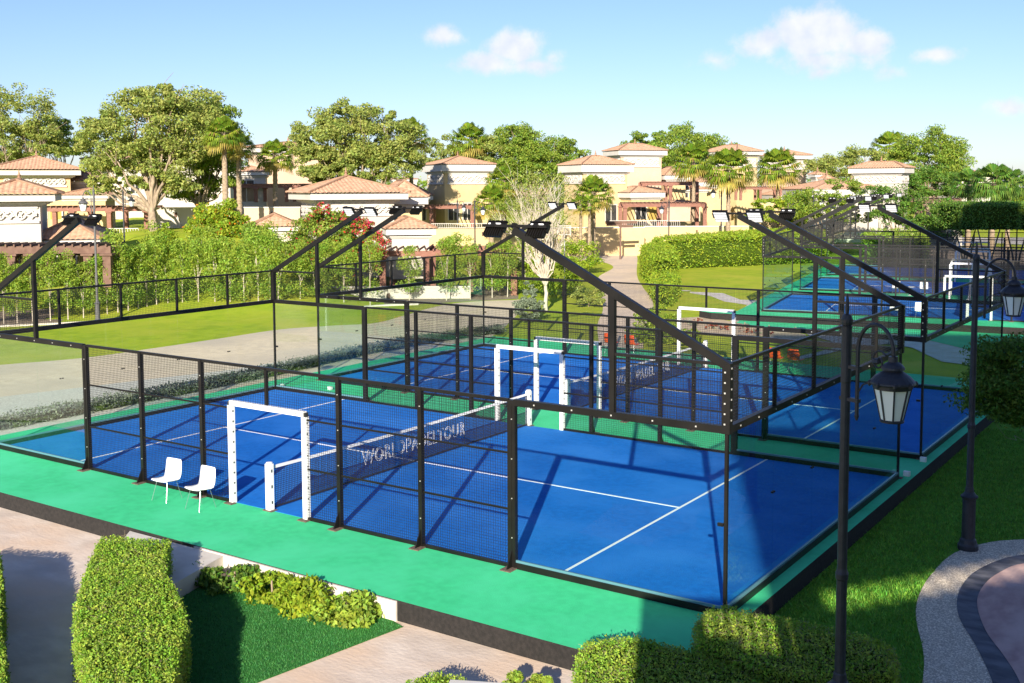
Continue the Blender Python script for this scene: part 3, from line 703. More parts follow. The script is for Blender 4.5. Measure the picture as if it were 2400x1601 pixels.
blades('grass', 'blades of the artificial turf in front of the cream kerb wall', (-12, -3), (-9, -2.4), 130000, .028, M['blade2'], GZ+.012, inpoly([(-8.905, -3.399, -0.350),(-8.944, -2.646, -0.350),(-7.954, -2.198, -0.350),(-5.309, -2.144, -0.350),(-4.432, -2.450, -0.350),(-4.862, -5.096, -0.350),(-4.921, -5.492, -0.350),(-5.721, -6.187, -0.350),(-7.640, -4.784, -0.350)]), 2)

# ---------------------------------------------------------------- foliage
M['leaf_ficus'] = leafmat('leaf_ficus', (.15,.25,.028), (.26,.34,.045), .4)
M['leaf_olive'] = leafmat('leaf_olive', (.21,.28,.055), (.34,.37,.09), .4)
M['leaf_hedge'] = leafmat('leaf_hedge', (.20,.32,.02), (.30,.38,.03), .4)
M['leaf_near'] = leafmat('leaf_near', (.20,.38,.03), (.33,.44,.06), .45, scale=2.6)
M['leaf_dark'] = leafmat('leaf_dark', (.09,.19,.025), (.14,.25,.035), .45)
M['leaf_palm'] = leafmat('leaf_palm', (.12,.21,.015), (.22,.29,.025), .35)
M['leaf_yellow'] = leafmat('leaf_dry_palm', (.42,.36,.07), (.30,.25,.06), .3)
M['leaf_sap'] = leafmat('leaf_sapling', (.19,.33,.035), (.31,.39,.05), .4)
M['leaf_grey'] = leafmat('leaf_grey', (.26,.29,.20), (.15,.18,.12), .4)
M['flower'] = leafmat('bougainvillea', (.62,.02,.07), (.50,.03,.08), .3)
M['orangeflower'] = leafmat('orange_flower', (.75,.25,.02), (.6,.2,.02), .3)
M['redleaf'] = leafmat('red_leaf', (.22,.05,.03), (.30,.09,.04), .3)
M['twig'] = mat('twig', (.32,.25,.17), (.24,.19,.13), rough=.9, scale=6)
M['bark'] = mat('bark', (.36,.28,.19), (.22,.17,.12), rough=.95, scale=5, bump=.6, stretch=(1,1,.3))
M['barkpale'] = mat('bark_pale', (.55,.49,.40), (.42,.36,.28), rough=.9, scale=4, bump=.4, stretch=(1,1,.4))
M['palmbark'] = mat('palm_bark', (.40,.31,.21), (.22,.16,.10), rough=.95, scale=5, bump=1.0, stretch=(1,1,3))
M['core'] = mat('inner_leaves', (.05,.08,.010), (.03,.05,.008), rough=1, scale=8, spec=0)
def leaves(C, size, rng, aspect=.5, up=.3, out=None, var=.35):
    C = np.asarray(C, float); n = len(C)
    nrm = rng.normal(size=(n, 3)); nrm /= np.linalg.norm(nrm, axis=1)[:, None]
    nrm[:, 2] += up
    if out is not None: nrm += out
    nrm /= np.linalg.norm(nrm, axis=1)[:, None]
    t = np.cross(nrm, rng.normal(size=(n, 3))); t /= np.linalg.norm(t, axis=1)[:, None]; b = np.cross(nrm, t)
    s = (size*(1+var*rng.uniform(-1, 1, n)))[:, None]
    return np.stack([C-t*s*.5, C-b*s*aspect*.5, C+t*s*.5, C+b*s*aspect*.5], 1)
def ball(n, rng, shell=0):
    v = rng.normal(size=(n, 3)); v /= np.linalg.norm(v, axis=1)[:, None]
    return v*(rng.uniform(shell**3, 1, n)**(1/3))[:, None]
LATn = np.array(LAT); FWDn = np.array(FWD); UPn = np.array([0., 0, 1])
def blob_leaves(ells, nper, lsize, rng, clump=.26, nclump=None, flat=.8, shell=.55, sparse=0):
    """ells: (centre, r_across, r_up) -> leaf centres and clump centres"""
    P = []; CC = []; O = []
    for c, rx, rz in ells:
        vol = nclump or max(8, int(26+rx*rz*3.2)); k = int(vol)
        b = ball(k, rng, shell); b *= rng.uniform(.9, 1.12, (k, 1)); b[:, 2] = np.where(b[:, 2] < -.55, b[:, 2]*.6, b[:, 2])
        cc = np.array(c)+b[:, :1]*rx*LATn+b[:, 1:2]*rx*flat*FWDn+b[:, 2:]*rz*UPn
        CC.append(cc); m = max(4, int(nper*rx*rz/k))
        r = min(rx, rz)*clump
        for q in range(k):
            rr = r*rng.uniform(.6, 1.35); off = ball(m, rng, .3)*rr*np.array([1.25, 1.25, .75])
            P.append(cc[q]+off); O.append(off/rr*.8)
    return np.concatenate(P), np.concatenate(CC), np.concatenate(O)
def limb(m, a, b, r0, r1, rng, n=6, wob=.06, mi=0):
    a = np.array(a, float); b = np.array(b, float); L = np.linalg.norm(b-a); pts = []; rs = []
    for i in range(n):
        t = i/(n-1); p = a+(b-a)*t+np.array([0, 0, 1])*L*.10*math.sin(math.pi*t)
        if 0 < i < n-1: p = p+rng.normal(size=3)*L*wob*.5
        pts.append(tuple(p)); rs.append(r0+(r1-r0)*t)
    m.tube(pts, rs, 6, mi, cap=False)
def tree(name, label, cat, base, ells, nper=900, lsize=.2, leaf='leaf_ficus', trunk_r=.3, fork=.3, seed=1, clump=.26, bark='bark', limbs=14, group=None, nclump=None, extra=None, shell=.55, trunks=1, twigs=0):
    rng = np.random.default_rng(seed); base = np.array(base, float)
    t = thing(name, label, cat, tuple(base), 0, group)
    ells = [(np.array(c)-base, rx, rz) for c, rx, rz in ells]
    P, CC, O = blob_leaves(ells, nper, lsize, rng, clump, nclump, shell=shell)
    Q = leaves(P, lsize, rng, .5, .3, O); mats = [M[leaf]]; mi = np.zeros(len(Q), np.int32)
    if extra:
        mats.append(M[extra[0]]); sel = extra[2](P) if callable(extra[2]) else np.ones(len(P), bool)
        mi = ((rng.uniform(size=len(Q)) < extra[1]) & sel).astype(np.int32)
    quads('crown', Q, mats, t, mi)
    m = MB(); cen = np.mean([e[0] for e in ells], axis=0); low = min(e[0][2]-e[2]*.6 for e in ells)
    fk = np.array([cen[0]*.25, cen[1]*.25, max(.3, low*fork if fork < 1 else fork)])
    for q in range(trunks):
        o = np.array([0, 0, 0.]) if q == 0 else np.append(rng.normal(size=2)*trunk_r*1.6, 0)
        limb(m, o, fk+o*.6, trunk_r, trunk_r*.72, rng, wob=.03)
    idx = rng.choice(len(CC), min(limbs, len(CC)), replace=False)
    for i in idx:
        b = CC[i]; mid = fk+(b-fk)*.5+np.array([0, 0, -.06*np.linalg.norm(b-fk)])
        limb(m, fk, mid, trunk_r*.45, trunk_r*.22, rng); limb(m, mid, b, trunk_r*.22, trunk_r*.06, rng)
        for k in range(twigs):
            e = b+ball(1, rng)[0]*np.linalg.norm(b-fk)*.25; limb(m, mid+(b-mid)*.5, e, trunk_r*.1, trunk_r*.03, rng, 4)
    m.build('trunk', M[bark], t, smooth=True)
    return t
def fan_palm(label, base, H, cr, seed=1, nf=46, group='fan palms among the villas', dead=.2, tr=.21, mul=1.0, name='palm_tree', dark=False):
    rng = np.random.default_rng(seed); t = thing(name, label, 'palm tree', base, 0, group)
    m = MB(); prof = []; z = 0; k = 0
    while z < H:
        prof.append((tr*(1.25-.4*z/H)*(1.12 if k % 2 else .96), z)); z += .22; k += 1
    prof.append((tr*1.3, H)); prof.append((tr*.5, H+.4)); m.lathe(prof, 10); m.build('trunk', M['palmbark'], t, smooth=True)
    V = []; mi = []
    c = np.array([0, 0, H+.2])
    for i in range(nf):
        u = (i+.5)/nf; el = math.asin(1-1.55*u) ; az = i*2.39996+rng.uniform(-.2, .2)
        d = np.array([math.cos(el)*math.cos(az), math.cos(el)*math.sin(az), math.sin(el)])
        L = cr*rng.uniform(.45, .58); dry = u > 1-dead
        hub = c+d*L-np.array([0, 0, .12*L*(1-d[2])])
        side = np.cross(d, [0, 0, 1.]); side /= max(1e-6, np.linalg.norm(side)); upv = np.cross(side, d)
        w = side*.02
        V.append([c-w, c+w, hub+w, hub-w]); mi.append(1)
        nl = 13; fl = cr*rng.uniform(.48, .6)
        for k in range(nl):
            a = (k/(nl-1)-.5)*2.5; dirv = d*math.cos(a)+side*math.sin(a)
            dirv = dirv+upv*(.12-.25*abs(math.sin(a))*.5); l = fl*(1-.22*abs(a)/1.25)
            tip = hub+dirv*l*.62; drop = np.array([0, 0, -1])*l*(.22+.25*(1-max(0, d[2])))
            tip2 = hub+dirv*l*.92+drop
            wv = np.cross(dirv, upv); wv /= max(1e-6, np.linalg.norm(wv)); ww = wv*l*.075
            V.append([hub-ww*.2, hub+ww*.2, tip+ww, tip-ww]); V.append([tip-ww, tip+ww, tip2+ww*.12, tip2-ww*.12]); q = 2 if dry else (1 if rng.uniform() < .1 else 0)
            mi += [2 if dry else 0, 2 if (dry or rng.uniform() < .08) else 0]
    quads('crown', np.array(V), [M['leaf_dark'] if dark else M['leaf_palm'], M['twig'], M['leaf_dark'] if dark else M['leaf_yellow']], t, mi)
    return t
def hedge(name, label, poly, z0, z1, leaf='leaf_hedge', dens=500, lsize=.07, seed=1, group=None, cat='hedge', core=True, inset=None, rough=.04, twigs=0, topround=.0, extra=None, lumps=0, zf=None):
    """clipped hedge over a ground polygon: leaves over top and sides, darker mass inside"""
    rng = np.random.default_rng(seed); P = np.array([[p[0], p[1]] for p in poly]); o = P.mean(0); P = P-o; n = len(P)
    inset = inset or lsize*1.3; H = z1-z0
    # dense sample: points in polygon for the top
    lo, hi = P.min(0), P.max(0); area = .5*abs(sum(P[i][0]*P[(i+1) % n][1]-P[(i+1) % n][0]*P[i][1] for i in range(n)))
    def inside(q):
        r = np.zeros(len(q), bool)
        for i in range(n):
            a, b = P[i], P[(i+1) % n]
            c = ((a[1] > q[:, 1]) != (b[1] > q[:, 1])); x = (b[0]-a[0])*(q[:, 1]-a[1])/((b[1]-a[1]) if abs(b[1]-a[1]) > 1e-9 else 1e-9)+a[0]
            r ^= c & (q[:, 0] < x)
        return r
    def edged(q):
        d = np.full(len(q), 1e9)
        for i in range(n):
            a, b = P[i], P[(i+1) % n]; ab = b-a; t = np.clip(((q-a)@ab)/(ab@ab), 0, 1); d = np.minimum(d, np.linalg.norm(q-(a+t[:, None]*ab), axis=1))
        return d
    N = int(area*dens*(hi-lo).prod()/max(area, 1e-6)); q = rng.uniform(lo, hi, (N, 2)); q = q[inside(q)]
    zz = np.full(len(q), H); e = edged(q)
    if topround: zz = zz-topround*np.exp(-(e/topround)**1.2)
    if lumps: zz = zz+lumps*(np.sin(q[:, 0]*2.1+seed)*np.sin(q[:, 1]*1.7+1)+.5*np.sin(q[:, 0]*5.3)*np.cos(q[:, 1]*4.7))
    top = np.column_stack([q, zz+rng.normal(size=len(q))*rough-np.abs(rng.normal(size=len(q)))*lsize*.6]); on = np.tile([0, 0, .6], (len(top), 1))
    S = [top]; O = [on]
    ccw = sum(P[i][0]*P[(i+1) % n][1]-P[(i+1) % n][0]*P[i][1] for i in range(n)) > 0
    for i in range(n):
        a, b = P[i], P[(i+1) % n]; L = np.linalg.norm(b-a); k = int(L*H*dens)
        if k < 1: continue
        nn = np.array([(b-a)[1], -(b-a)[0]])/L*(1 if ccw else -1)
        t = rng.uniform(0, 1, k)[:, None]; z = rng.uniform(0, H, k)
        off = rng.normal(size=k)*rough-np.abs(rng.normal(size=k))*lsize*.6-(topround*.5*np.exp(-((H-z)/topround)**1.2) if topround else 0)
        S.append(np.column_stack([a+(b-a)*t+nn*off[:, None], z])); O.append(np.tile([nn[0]*.6, nn[1]*.6, .15], (k, 1)))
    C = np.concatenate(S); Q = leaves(C, lsize, rng, .5, .1, np.concatenate(O))
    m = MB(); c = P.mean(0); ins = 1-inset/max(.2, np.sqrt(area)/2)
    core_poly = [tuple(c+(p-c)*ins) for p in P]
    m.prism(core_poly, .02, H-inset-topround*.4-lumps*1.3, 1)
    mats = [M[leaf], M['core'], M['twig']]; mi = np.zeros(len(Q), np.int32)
    if extra: mats[2] = M[extra[0]]; mi[rng.uniform(size=len(Q)) < extra[1]] = 2
    if twigs:
        mats = [M[leaf], M['core'], M['twig']]; idx = rng.choice(len(C), twigs)
        T = C[idx]; d = rng.normal(size=(twigs, 3)); d /= np.linalg.norm(d, axis=1)[:, None]; w = np.cross(d, rng.normal(size=(twigs, 3))); w /= np.linalg.norm(w, axis=1)[:, None]
        l = rng.uniform(.03, .09, twigs)[:, None]
        Q = np.concatenate([Q, np.stack([T-d*l-w*.002, T-d*l+w*.002, T+d*l+w*.0015, T+d*l-w*.0015], 1)]); mi = np.concatenate([mi, np.full(twigs, 2, np.int32)])
    ob = quads(name, Q, mats, None, mi, extra=m); ob.location = (o[0], o[1], z0)
    return tag(ob, label, cat, group)
def shrub(name, label, base, ells, nper=900, lsize=.12, leaf='leaf_hedge', seed=1, cat='shrub', group=None, clump=.3, extra=None, stems=6, nclump=None):
    return tree(name, label, cat, base, ells, nper, lsize, leaf, .022, .25, seed, clump, 'twig', stems, group, nclump, extra, shell=.45)

# near hedges and shrubs
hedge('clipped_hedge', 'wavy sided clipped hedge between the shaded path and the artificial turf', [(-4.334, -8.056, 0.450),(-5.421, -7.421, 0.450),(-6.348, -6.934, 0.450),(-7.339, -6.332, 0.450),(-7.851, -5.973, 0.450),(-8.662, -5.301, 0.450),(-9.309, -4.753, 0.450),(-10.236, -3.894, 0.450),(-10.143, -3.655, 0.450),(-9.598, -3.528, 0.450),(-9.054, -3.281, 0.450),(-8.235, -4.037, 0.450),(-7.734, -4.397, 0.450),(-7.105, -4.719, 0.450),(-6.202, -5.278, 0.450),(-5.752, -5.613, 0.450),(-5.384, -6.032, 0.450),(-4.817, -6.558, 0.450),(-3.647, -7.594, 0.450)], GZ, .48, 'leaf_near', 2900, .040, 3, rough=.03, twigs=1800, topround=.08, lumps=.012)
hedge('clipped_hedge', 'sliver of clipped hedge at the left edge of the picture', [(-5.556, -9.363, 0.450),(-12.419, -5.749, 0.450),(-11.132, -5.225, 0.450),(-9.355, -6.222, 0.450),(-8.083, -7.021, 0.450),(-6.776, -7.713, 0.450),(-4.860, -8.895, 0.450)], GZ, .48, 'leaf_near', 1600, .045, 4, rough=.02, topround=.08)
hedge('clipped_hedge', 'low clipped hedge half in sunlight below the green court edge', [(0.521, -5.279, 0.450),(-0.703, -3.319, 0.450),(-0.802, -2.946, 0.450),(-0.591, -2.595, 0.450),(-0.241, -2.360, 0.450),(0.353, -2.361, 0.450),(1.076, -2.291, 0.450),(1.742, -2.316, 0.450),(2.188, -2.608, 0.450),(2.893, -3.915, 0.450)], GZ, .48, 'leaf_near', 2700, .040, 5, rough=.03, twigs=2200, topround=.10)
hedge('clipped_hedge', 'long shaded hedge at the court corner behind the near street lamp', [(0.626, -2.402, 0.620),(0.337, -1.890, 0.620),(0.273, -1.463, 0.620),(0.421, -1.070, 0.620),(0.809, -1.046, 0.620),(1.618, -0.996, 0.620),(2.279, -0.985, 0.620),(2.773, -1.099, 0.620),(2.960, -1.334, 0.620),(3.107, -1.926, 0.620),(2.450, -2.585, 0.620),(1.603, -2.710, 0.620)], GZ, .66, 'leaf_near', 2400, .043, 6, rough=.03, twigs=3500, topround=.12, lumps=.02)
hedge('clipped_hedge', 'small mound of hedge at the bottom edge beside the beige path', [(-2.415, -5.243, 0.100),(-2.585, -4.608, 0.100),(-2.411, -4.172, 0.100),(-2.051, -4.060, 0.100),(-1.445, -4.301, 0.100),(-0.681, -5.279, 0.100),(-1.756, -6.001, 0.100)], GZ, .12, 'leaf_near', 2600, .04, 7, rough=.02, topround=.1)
shrub('leafy_plant', 'small glossy leafy plant at the bottom edge under the black court edge', (-1.449, -3.320, -0.350), [((-1.266, -3.597, -0.100), .42, .28)], 40000, .06, 'leaf_sap', 8, 'plant', nclump=14)
def ground_shrub(label, p, rx, rz, seed, lf='leaf_sap', sh=1.0):
    shrub('garden_shrub', label, (p[0],p[1],GZ), [((p[0],p[1],GZ+rz*.5), rx, rz)], 15000*sh, .10, lf, seed, 'shrub', 'shrubs along the low cream wall', nclump=34, clump=.5, stems=0)
ground_shrub('dark shaded shrub at the left end of the row by the low cream wall', (-8.761, -2.946, -0.350), .50, .22, 11, 'leaf_dark')
ground_shrub('shaded shrub second from the left along the low cream wall', (-8.013, -2.754, -0.350), .52, .22, 12, 'leaf_dark')
ground_shrub('shrub with a tall sprouting shoot along the low cream wall', (-7.134, -2.709, -0.350), .55, .26, 13, 'leaf_hedge')
ground_shrub('sunlit yellow green shrub in the middle of the row by the cream wall', (-6.218, -2.797, -0.350), .55, .30, 14, 'leaf_hedge')
ground_shrub('sunlit shrub at the right end of the row by the cream wall', (-5.397, -2.734, -0.350), .50, .27, 15)
# low grey green strip along the back of the courts
rk = [(-23.667, 0.628, -0.350),(-23.710, 2.205, -0.350),(-23.727, 4.957, -0.350),(-23.744, 8.036, -0.350),(-23.815, 10.937, -0.350),(-23.877, 12.298, -0.350),(-24.519, 18.990, -0.350),(-24.559, 22.681, -0.350),(-23.687, 27.859, -0.350)]
for i in range(0, len(rk)-1):
    a, b = Vector(rk[i]), Vector(rk[i+1]); d = (b-a).normalized(); nn = Vector((-d.y, d.x, 0)); w = .38
    hedge('low_hedge', 'low grey green border hedge behind the courts, piece %s' % ['off the left edge', 'at the left edge', 'left of the first mesh post', 'behind the left mesh bays', 'behind the white door frame', 'at the corner of the nearest court', 'left of the second court', 'behind the second court'][i],
          [a-nn*w, b-nn*w, b+nn*w, a+nn*w], GZ, -.02, 'leaf_grey', 420, .085, 20+i, 'low border hedge behind the courts', rough=.06, lumps=.04)

# sapling rows
def sapling(seed, H=3.6, w=.75):
    rng = np.random.default_rng(seed); t = thing('sapling', 'young bushy tree on a thin pale stem in the row behind the courts', 'sapling', (0,0,0), 0, 'young trees planted in rows behind the courts')
    P = []
    for k in range(34):
        f = rng.uniform(.20, .98); r = 1.25*w*(.75 if f < .35 else 1)*(1-.65*max(0, f-.55)/.45)*rng.uniform(.3, .9); a = rng.uniform(0, 6.28)
        c = np.array([r*math.cos(a), r*math.sin(a), f*H]); P.append(c+ball(80, rng)*np.array([.38, .38, .32]))
    P = np.concatenate(P); quads('crown', leaves(P, .13, rng, .42, .4), M['leaf_sap'], t)
    m = MB(); m.tube([(0,0,0),(rng.uniform(-.05,.05),0,H*.3),(rng.uniform(-.1,.1),rng.uniform(-.1,.1),H*.75)], [.035,.028,.012], 6)
    for k in range(5): limb(m, (0,0,H*rng.uniform(.25,.6)), (rng.uniform(-.4,.4), rng.uniform(-.4,.4), H*rng.uniform(.5,.9)), .016, .006, rng, 4)
    m.build('trunk', M['barkpale'], t); return t
protos = [sapling(40+i, 3.5+.25*i) for i in range(4)]; used = set()
SAPL = ['young tree on a thin pale stem, front row below the curtained pergola', 'young tree on a thin pale stem, front row behind the nearest court',
        'bushy young tree in the second row behind the nearest court', 'slim young tree behind the second court, before the red pergola']
def put_sapling(p, s, i):
    k = i % 4; lb = SAPL[0 if i < 12 else 1 if i < 25 else 2 if i < 34 else 3]
    if k not in used: used.add(k); o = protos[k]; o.location = p; o.rotation_euler = (0,0,i*1.3); o.scale = (s,)*3; o['label'] = lb
    else: dup(protos[k], p, i*1.3, lb, s)
row = smoothc([(-48.117, 15.264, -0.350),(-47.056, 17.022, -0.350),(-45.801, 20.086, -0.350),(-45.303, 22.568, -0.350),(-45.032, 25.040, -0.350),(-42.330, 27.281, -0.350),(-39.785, 28.626, -0.350)], 4)
i = 0
for q, p in enumerate(row): put_sapling(tuple(p), random.Random(i).uniform(.95,1.18)*(.84 if q < 11 else 1), i); i += 1
for p in ((-49.838, 18.467, -0.350),(-48.884, 24.218, -0.350),(-46.093, 28.245, -0.350),(-45.729, 29.956, -0.350),(-45.469, 31.656, -0.350),(-44.606, 32.199, -0.350),(-39.547, 30.121, -0.350),(-39.461, 31.286, -0.350)): put_sapling(p, random.Random(i).uniform(.9,1.2), i); i += 1
for p in ((-40.235, 32.819, -0.350),(-38.199, 32.365, -0.350),(-37.040, 33.381, -0.350),(-37.002, 36.980, -0.350),(-35.044, 38.212, -0.350),(-35.400, 39.573, -0.350),(-34.095, 39.434, -0.350),(-33.567, 41.047, -0.350),(-33.061, 42.020, -0.350),(-33.729, 45.036, -0.350)): put_sapling(p, random.Random(i).uniform(.85,1.1), i); i += 1
# shrubs and trees of the middle distance
def E_(D, *l): return l
shrub('flowering_bush', 'round bush with orange flowers on the grassy slope', (-57.781, 40.025, 2.200), [((-57.721, 39.926, 3.984), 2.1, 1.7),((-58.414, 39.499, 4.474), 1.4, 1.2),((-56.893, 40.445, 3.492),1.3,1.4)], 2600, .19, 'leaf_hedge', 51, extra=('orangeflower', .05, 1))
shrub('leafy_bush', 'upright leafy bush below the left retaining wall', (-53.001, 31.157, 1.200), [((-52.901, 30.993, 3.182), 1.0, 1.1),((-52.730, 30.987, 1.897),1.2,1.0)], 2600, .17, 'leaf_hedge', 52)
shrub('leafy_bush', 'small leafy bush below the orange flowering bush', (-50.047, 33.174, 1.200), [((-50.024, 32.863, 2.170), 1.3, 1.0)], 2600, .17, 'leaf_hedge', 53)
shrub('leafy_bush', 'dark bush left of the bougainvillea', (-47.448, 34.950, 0.000), [((-47.330, 34.757, 2.727), 1.3, 1.5),((-46.597, 35.203, 2.154), 1.5, 1.2),((-47.838, 34.492, 3.586),1.0,1.0)], 2600, .17, 'leaf_ficus', 54)
shrub('bougainvillea', 'large bougainvillea with crimson flowers in front of the white villa', (-42.845, 35.668, -0.350), [((-42.759, 35.527, 3.515), 2.4, 1.6),((-43.741, 34.737, 2.272),2.0,1.5),((-41.730, 36.243, 3.649), 2.0, 1.5),((-43.040, 35.455, 4.764),1.3,.8),((-41.099, 36.541, 2.259),1.5,1.4),((-42.339, 35.641, 1.710),2.0,1.4)], 2400, .16, 'leaf_ficus', 55, 'bush', extra=('flower', .07, 1))
shrub('bougainvillea', 'crimson flowering branch hanging over the red pergola', (-40.918, 38.197, -0.350), [((-39.141, 36.138, 3.109), .85, .9),((-39.632, 35.899, 4.115),.8,.6),((-40.515, 35.361, 4.798),.7,.35),((-41.886, 34.476, 5.347),.5,.4)], 4200, .13, 'leaf_ficus', 56, 'bush', extra=('flower', .5, 1))
T = tree
T('shade_tree', 'large spreading tree with a pale trunk left of the palms', 'tree', (-66.912, 41.068, 3.000), [((-68.893, 42.722, 11.413), 4.4, 3.6),((-71.640, 40.709, 10.000), 3.2, 3.0),((-66.529, 44.336, 11.402), 3.4, 3.2),((-70.237, 41.497, 8.210),3.2,2.0),((-67.563, 43.288, 7.841),3.2,2.2),((-68.981, 42.867, 13.553),3.0,1.7),((-71.662, 40.403, 6.969),2.2,1.2)], 950, .24, 'leaf_olive', .42, .55, 61, limbs=26, twigs=2, clump=.24)
T('shade_tree', 'darker tree with a slim trunk behind the bigger spreading tree', 'tree', (-68.901, 46.989, 3.500), [((-70.097, 49.108, 10.571), 3.2, 3.2),((-69.877, 49.478, 12.852),2.6,2.0),((-69.058, 49.600, 8.285),2.2,2.2),((-70.885, 48.206, 6.772),2.4,1.7)], 1100, .24, 'leaf_ficus', .26, .6, 62, limbs=16)
T('shade_tree', 'sparse leaved tree at the left edge above the tile roofs', 'tree', (-106.722, 52.701, 0.000), [((-106.328, 53.881, 14.486), 4.2, 3.6),((-108.573, 52.074, 11.644), 4.5, 4.0),((-104.240, 55.034, 11.624), 3.5, 2.4),((-106.190, 53.656, 11.158),5,2)], 520, .27, 'leaf_olive', .4, .6, 63, limbs=24, twigs=3, clump=.2)
T('shade_tree', 'dark green tree between the left villas', 'tree', (-106.110, 59.185, 0.000), [((-107.669, 58.880, 12.816), 2.2, 2.2),((-106.397, 59.653, 11.819), 2.6, 2.0)], 900, .25, 'leaf_ficus', .3, .6, 64)
T('shade_tree', 'big domed tree rising behind the white villa', 'tree', (-69.391, 68.494, 0.000), [((-70.750, 68.160, 11.168), 5.0, 3.8),((-73.324, 66.402, 11.180), 3.4, 2.6),((-67.810, 70.169, 11.154), 4.0, 3.4),((-70.107, 68.812, 13.383), 4.2, 2.0),((-66.799, 70.647, 8.931),3.2,2.4),((-70.282, 68.246, 8.725),4,2),((-73.057, 66.393, 9.182),3,2.2),((-71.725, 67.197, 8.067),3,1.8)], 900, .27, 'leaf_olive', .42, .5, 65, limbs=26, twigs=2, clump=.22)
T('shade_tree', 'rounded yellow green tree behind the middle villas', 'tree', (-75.728, 110.270, 0.000), [((-77.747, 109.575, 11.422), 4.6, 3.8),((-74.276, 111.888, 10.811), 4.8, 3.0),((-75.679, 110.759, 9.035), 6.0, 2.8),((-78.313, 109.359, 13.207),3,2),((-72.048, 113.382, 10.503),2.6,2.4)], 800, .30, 'leaf_ficus', .45, .5, 66, limbs=22)
T('shade_tree', 'low tree mass left of the middle palms', 'tree', (-85.821, 103.376, 0.000), [((-86.104, 103.838, 11.165), 3.5, 2.4),((-81.168, 107.180, 10.844), 4, 3)], 700, .30, 'leaf_olive', .4, .5, 67)
T('shade_tree', 'tree showing above the pink tower villa', 'tree', (-71.358, 143.588, 0.000), [((-75.177, 141.842, 12.832), 4.5, 2.4),((-70.596, 145.004, 13.157), 5.0, 3.6),((-66.547, 147.704, 12.444), 3.8, 2.6),((-69.290, 145.532, 9.338),6,4)], 700, .34, 'leaf_ficus', .45, .5, 68)
T('shade_tree', 'tall golden green tree behind the grey tower villa', 'tree', (-27.395, 125.085, 0.000), [((-27.838, 125.295, 9.678), 4.4, 3.8),((-25.821, 126.621, 9.133), 3.2, 3.0),((-29.211, 124.459, 10.754), 2.6, 1.8),((-26.597, 126.347, 11.811), 1.8, 1.4)], 750, .28, 'leaf_ficus', .4, .5, 69)
T('shade_tree', 'dark lower tree beside the grey tower villa', 'tree', (-23.645, 115.513, 0.000), [((-24.148, 115.383, 6.724), 3.4, 2.0),((-25.779, 114.246, 6.484), 2.2, 1.8),((-22.086, 116.768, 6.467),2.0,1.6)], 900, .25, 'leaf_dark', .35, .5, 70)
T('shade_tree', 'sparse grey green tree left of the grey tower villa', 'tree', (-41.019, 133.978, 0.000), [((-41.721, 133.983, 9.171), 3.6, 2.2),((-38.803, 136.061, 10.048), 3.4, 2.4),((-43.444, 132.806, 9.179),2.4,1.8)], 650, .30, 'leaf_olive', .35, .5, 71, limbs=18, twigs=2)
T('bare_tree', 'nearly leafless pale branched tree beside the winding path', 'tree', (-26.856, 36.883, -0.350), [((-27.029, 36.553, 3.457), 1.6, 1.6),((-27.395, 36.444, 4.932), 1.3, 1.2),((-26.154, 37.245, 4.435), 1.3, 1.4),((-28.019, 38.563, 6.142), 1.6, 1.1)], 110, .12, 'leaf_olive', .13, 1.4, 72, bark='barkpale', limbs=40, twigs=5)
T('bare_tree', 'leafless straw coloured tree in front of the middle villas', 'tree', (-48.612, 68.127, -0.350), [((-48.809, 68.069, 5.865), 2.6, 2.2),((-47.184, 69.216, 6.253), 2.4, 2.0),((-49.711, 67.262, 3.888), 2.2, 2.0),((-47.414, 68.832, 3.877),2.6,1.8)], 260, .2, 'leaf_olive', .22, .5, 73, bark='barkpale', limbs=44, twigs=5)
T('small_tree', 'leafy small tree in front of the terrace of the cream villa', 'tree', (-35.002, 95.623, -0.350), [((-35.908, 94.917, 3.824), 2.8, 1.6),((-33.662, 96.494, 4.269), 2.0, 1.8),((-32.870, 96.948, 3.354),2,1.6)], 900, .23, 'leaf_hedge', .15, .4, 74)
T('small_tree', 'bushy small tree right of the cream villa', 'tree', (-27.765, 88.433, -0.350), [((-29.489, 87.256, 4.889), 2.0, 1.8),((-27.748, 88.405, 4.464), 2.6, 1.4),((-26.611, 89.341, 6.123), 1.9, 1.6),((-26.008, 89.554, 4.040),2,1.4)], 900, .22, 'leaf_ficus', .15, .4, 75)
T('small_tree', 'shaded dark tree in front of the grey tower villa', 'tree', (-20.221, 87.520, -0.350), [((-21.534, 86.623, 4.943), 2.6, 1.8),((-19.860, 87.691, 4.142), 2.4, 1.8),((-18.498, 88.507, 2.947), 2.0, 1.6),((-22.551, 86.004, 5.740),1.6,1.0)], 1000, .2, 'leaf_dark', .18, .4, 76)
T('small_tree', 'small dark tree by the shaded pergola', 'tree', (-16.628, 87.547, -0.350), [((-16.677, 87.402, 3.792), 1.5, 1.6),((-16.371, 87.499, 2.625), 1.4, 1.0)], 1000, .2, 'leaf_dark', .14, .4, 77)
for q, (p, rx, rz, lb) in enumerate((((-38.664, 60.363, -0.350), 1.6, 1.5, 'green shrub under the bare tree, nearest the palm stems'), ((-30.323, 44.221, -0.350), 1.7, 1.3, 'round shrub behind the bare tree trunk'), ((-33.151, 44.716, -0.350), 1.8, 1.4, 'round shrub left of the bare tree trunk'), ((-35.834, 45.310, -0.350), 1.6, 1.3, 'shrub at the left end of the row by the bare tree'))):
    shrub('leafy_bush', lb, p, [((p[0],p[1],GZ+rz*.9), rx, rz)], 2000, .16, 'leaf_hedge', 80+q)
p = (-25.680, 39.711, -0.350); shrub('dry_bush', 'dry straggly bush at the edge of the winding path', p, [((p[0],p[1],GZ+.6), .9, .6)], 5000, .14, 'leaf_olive', 85)
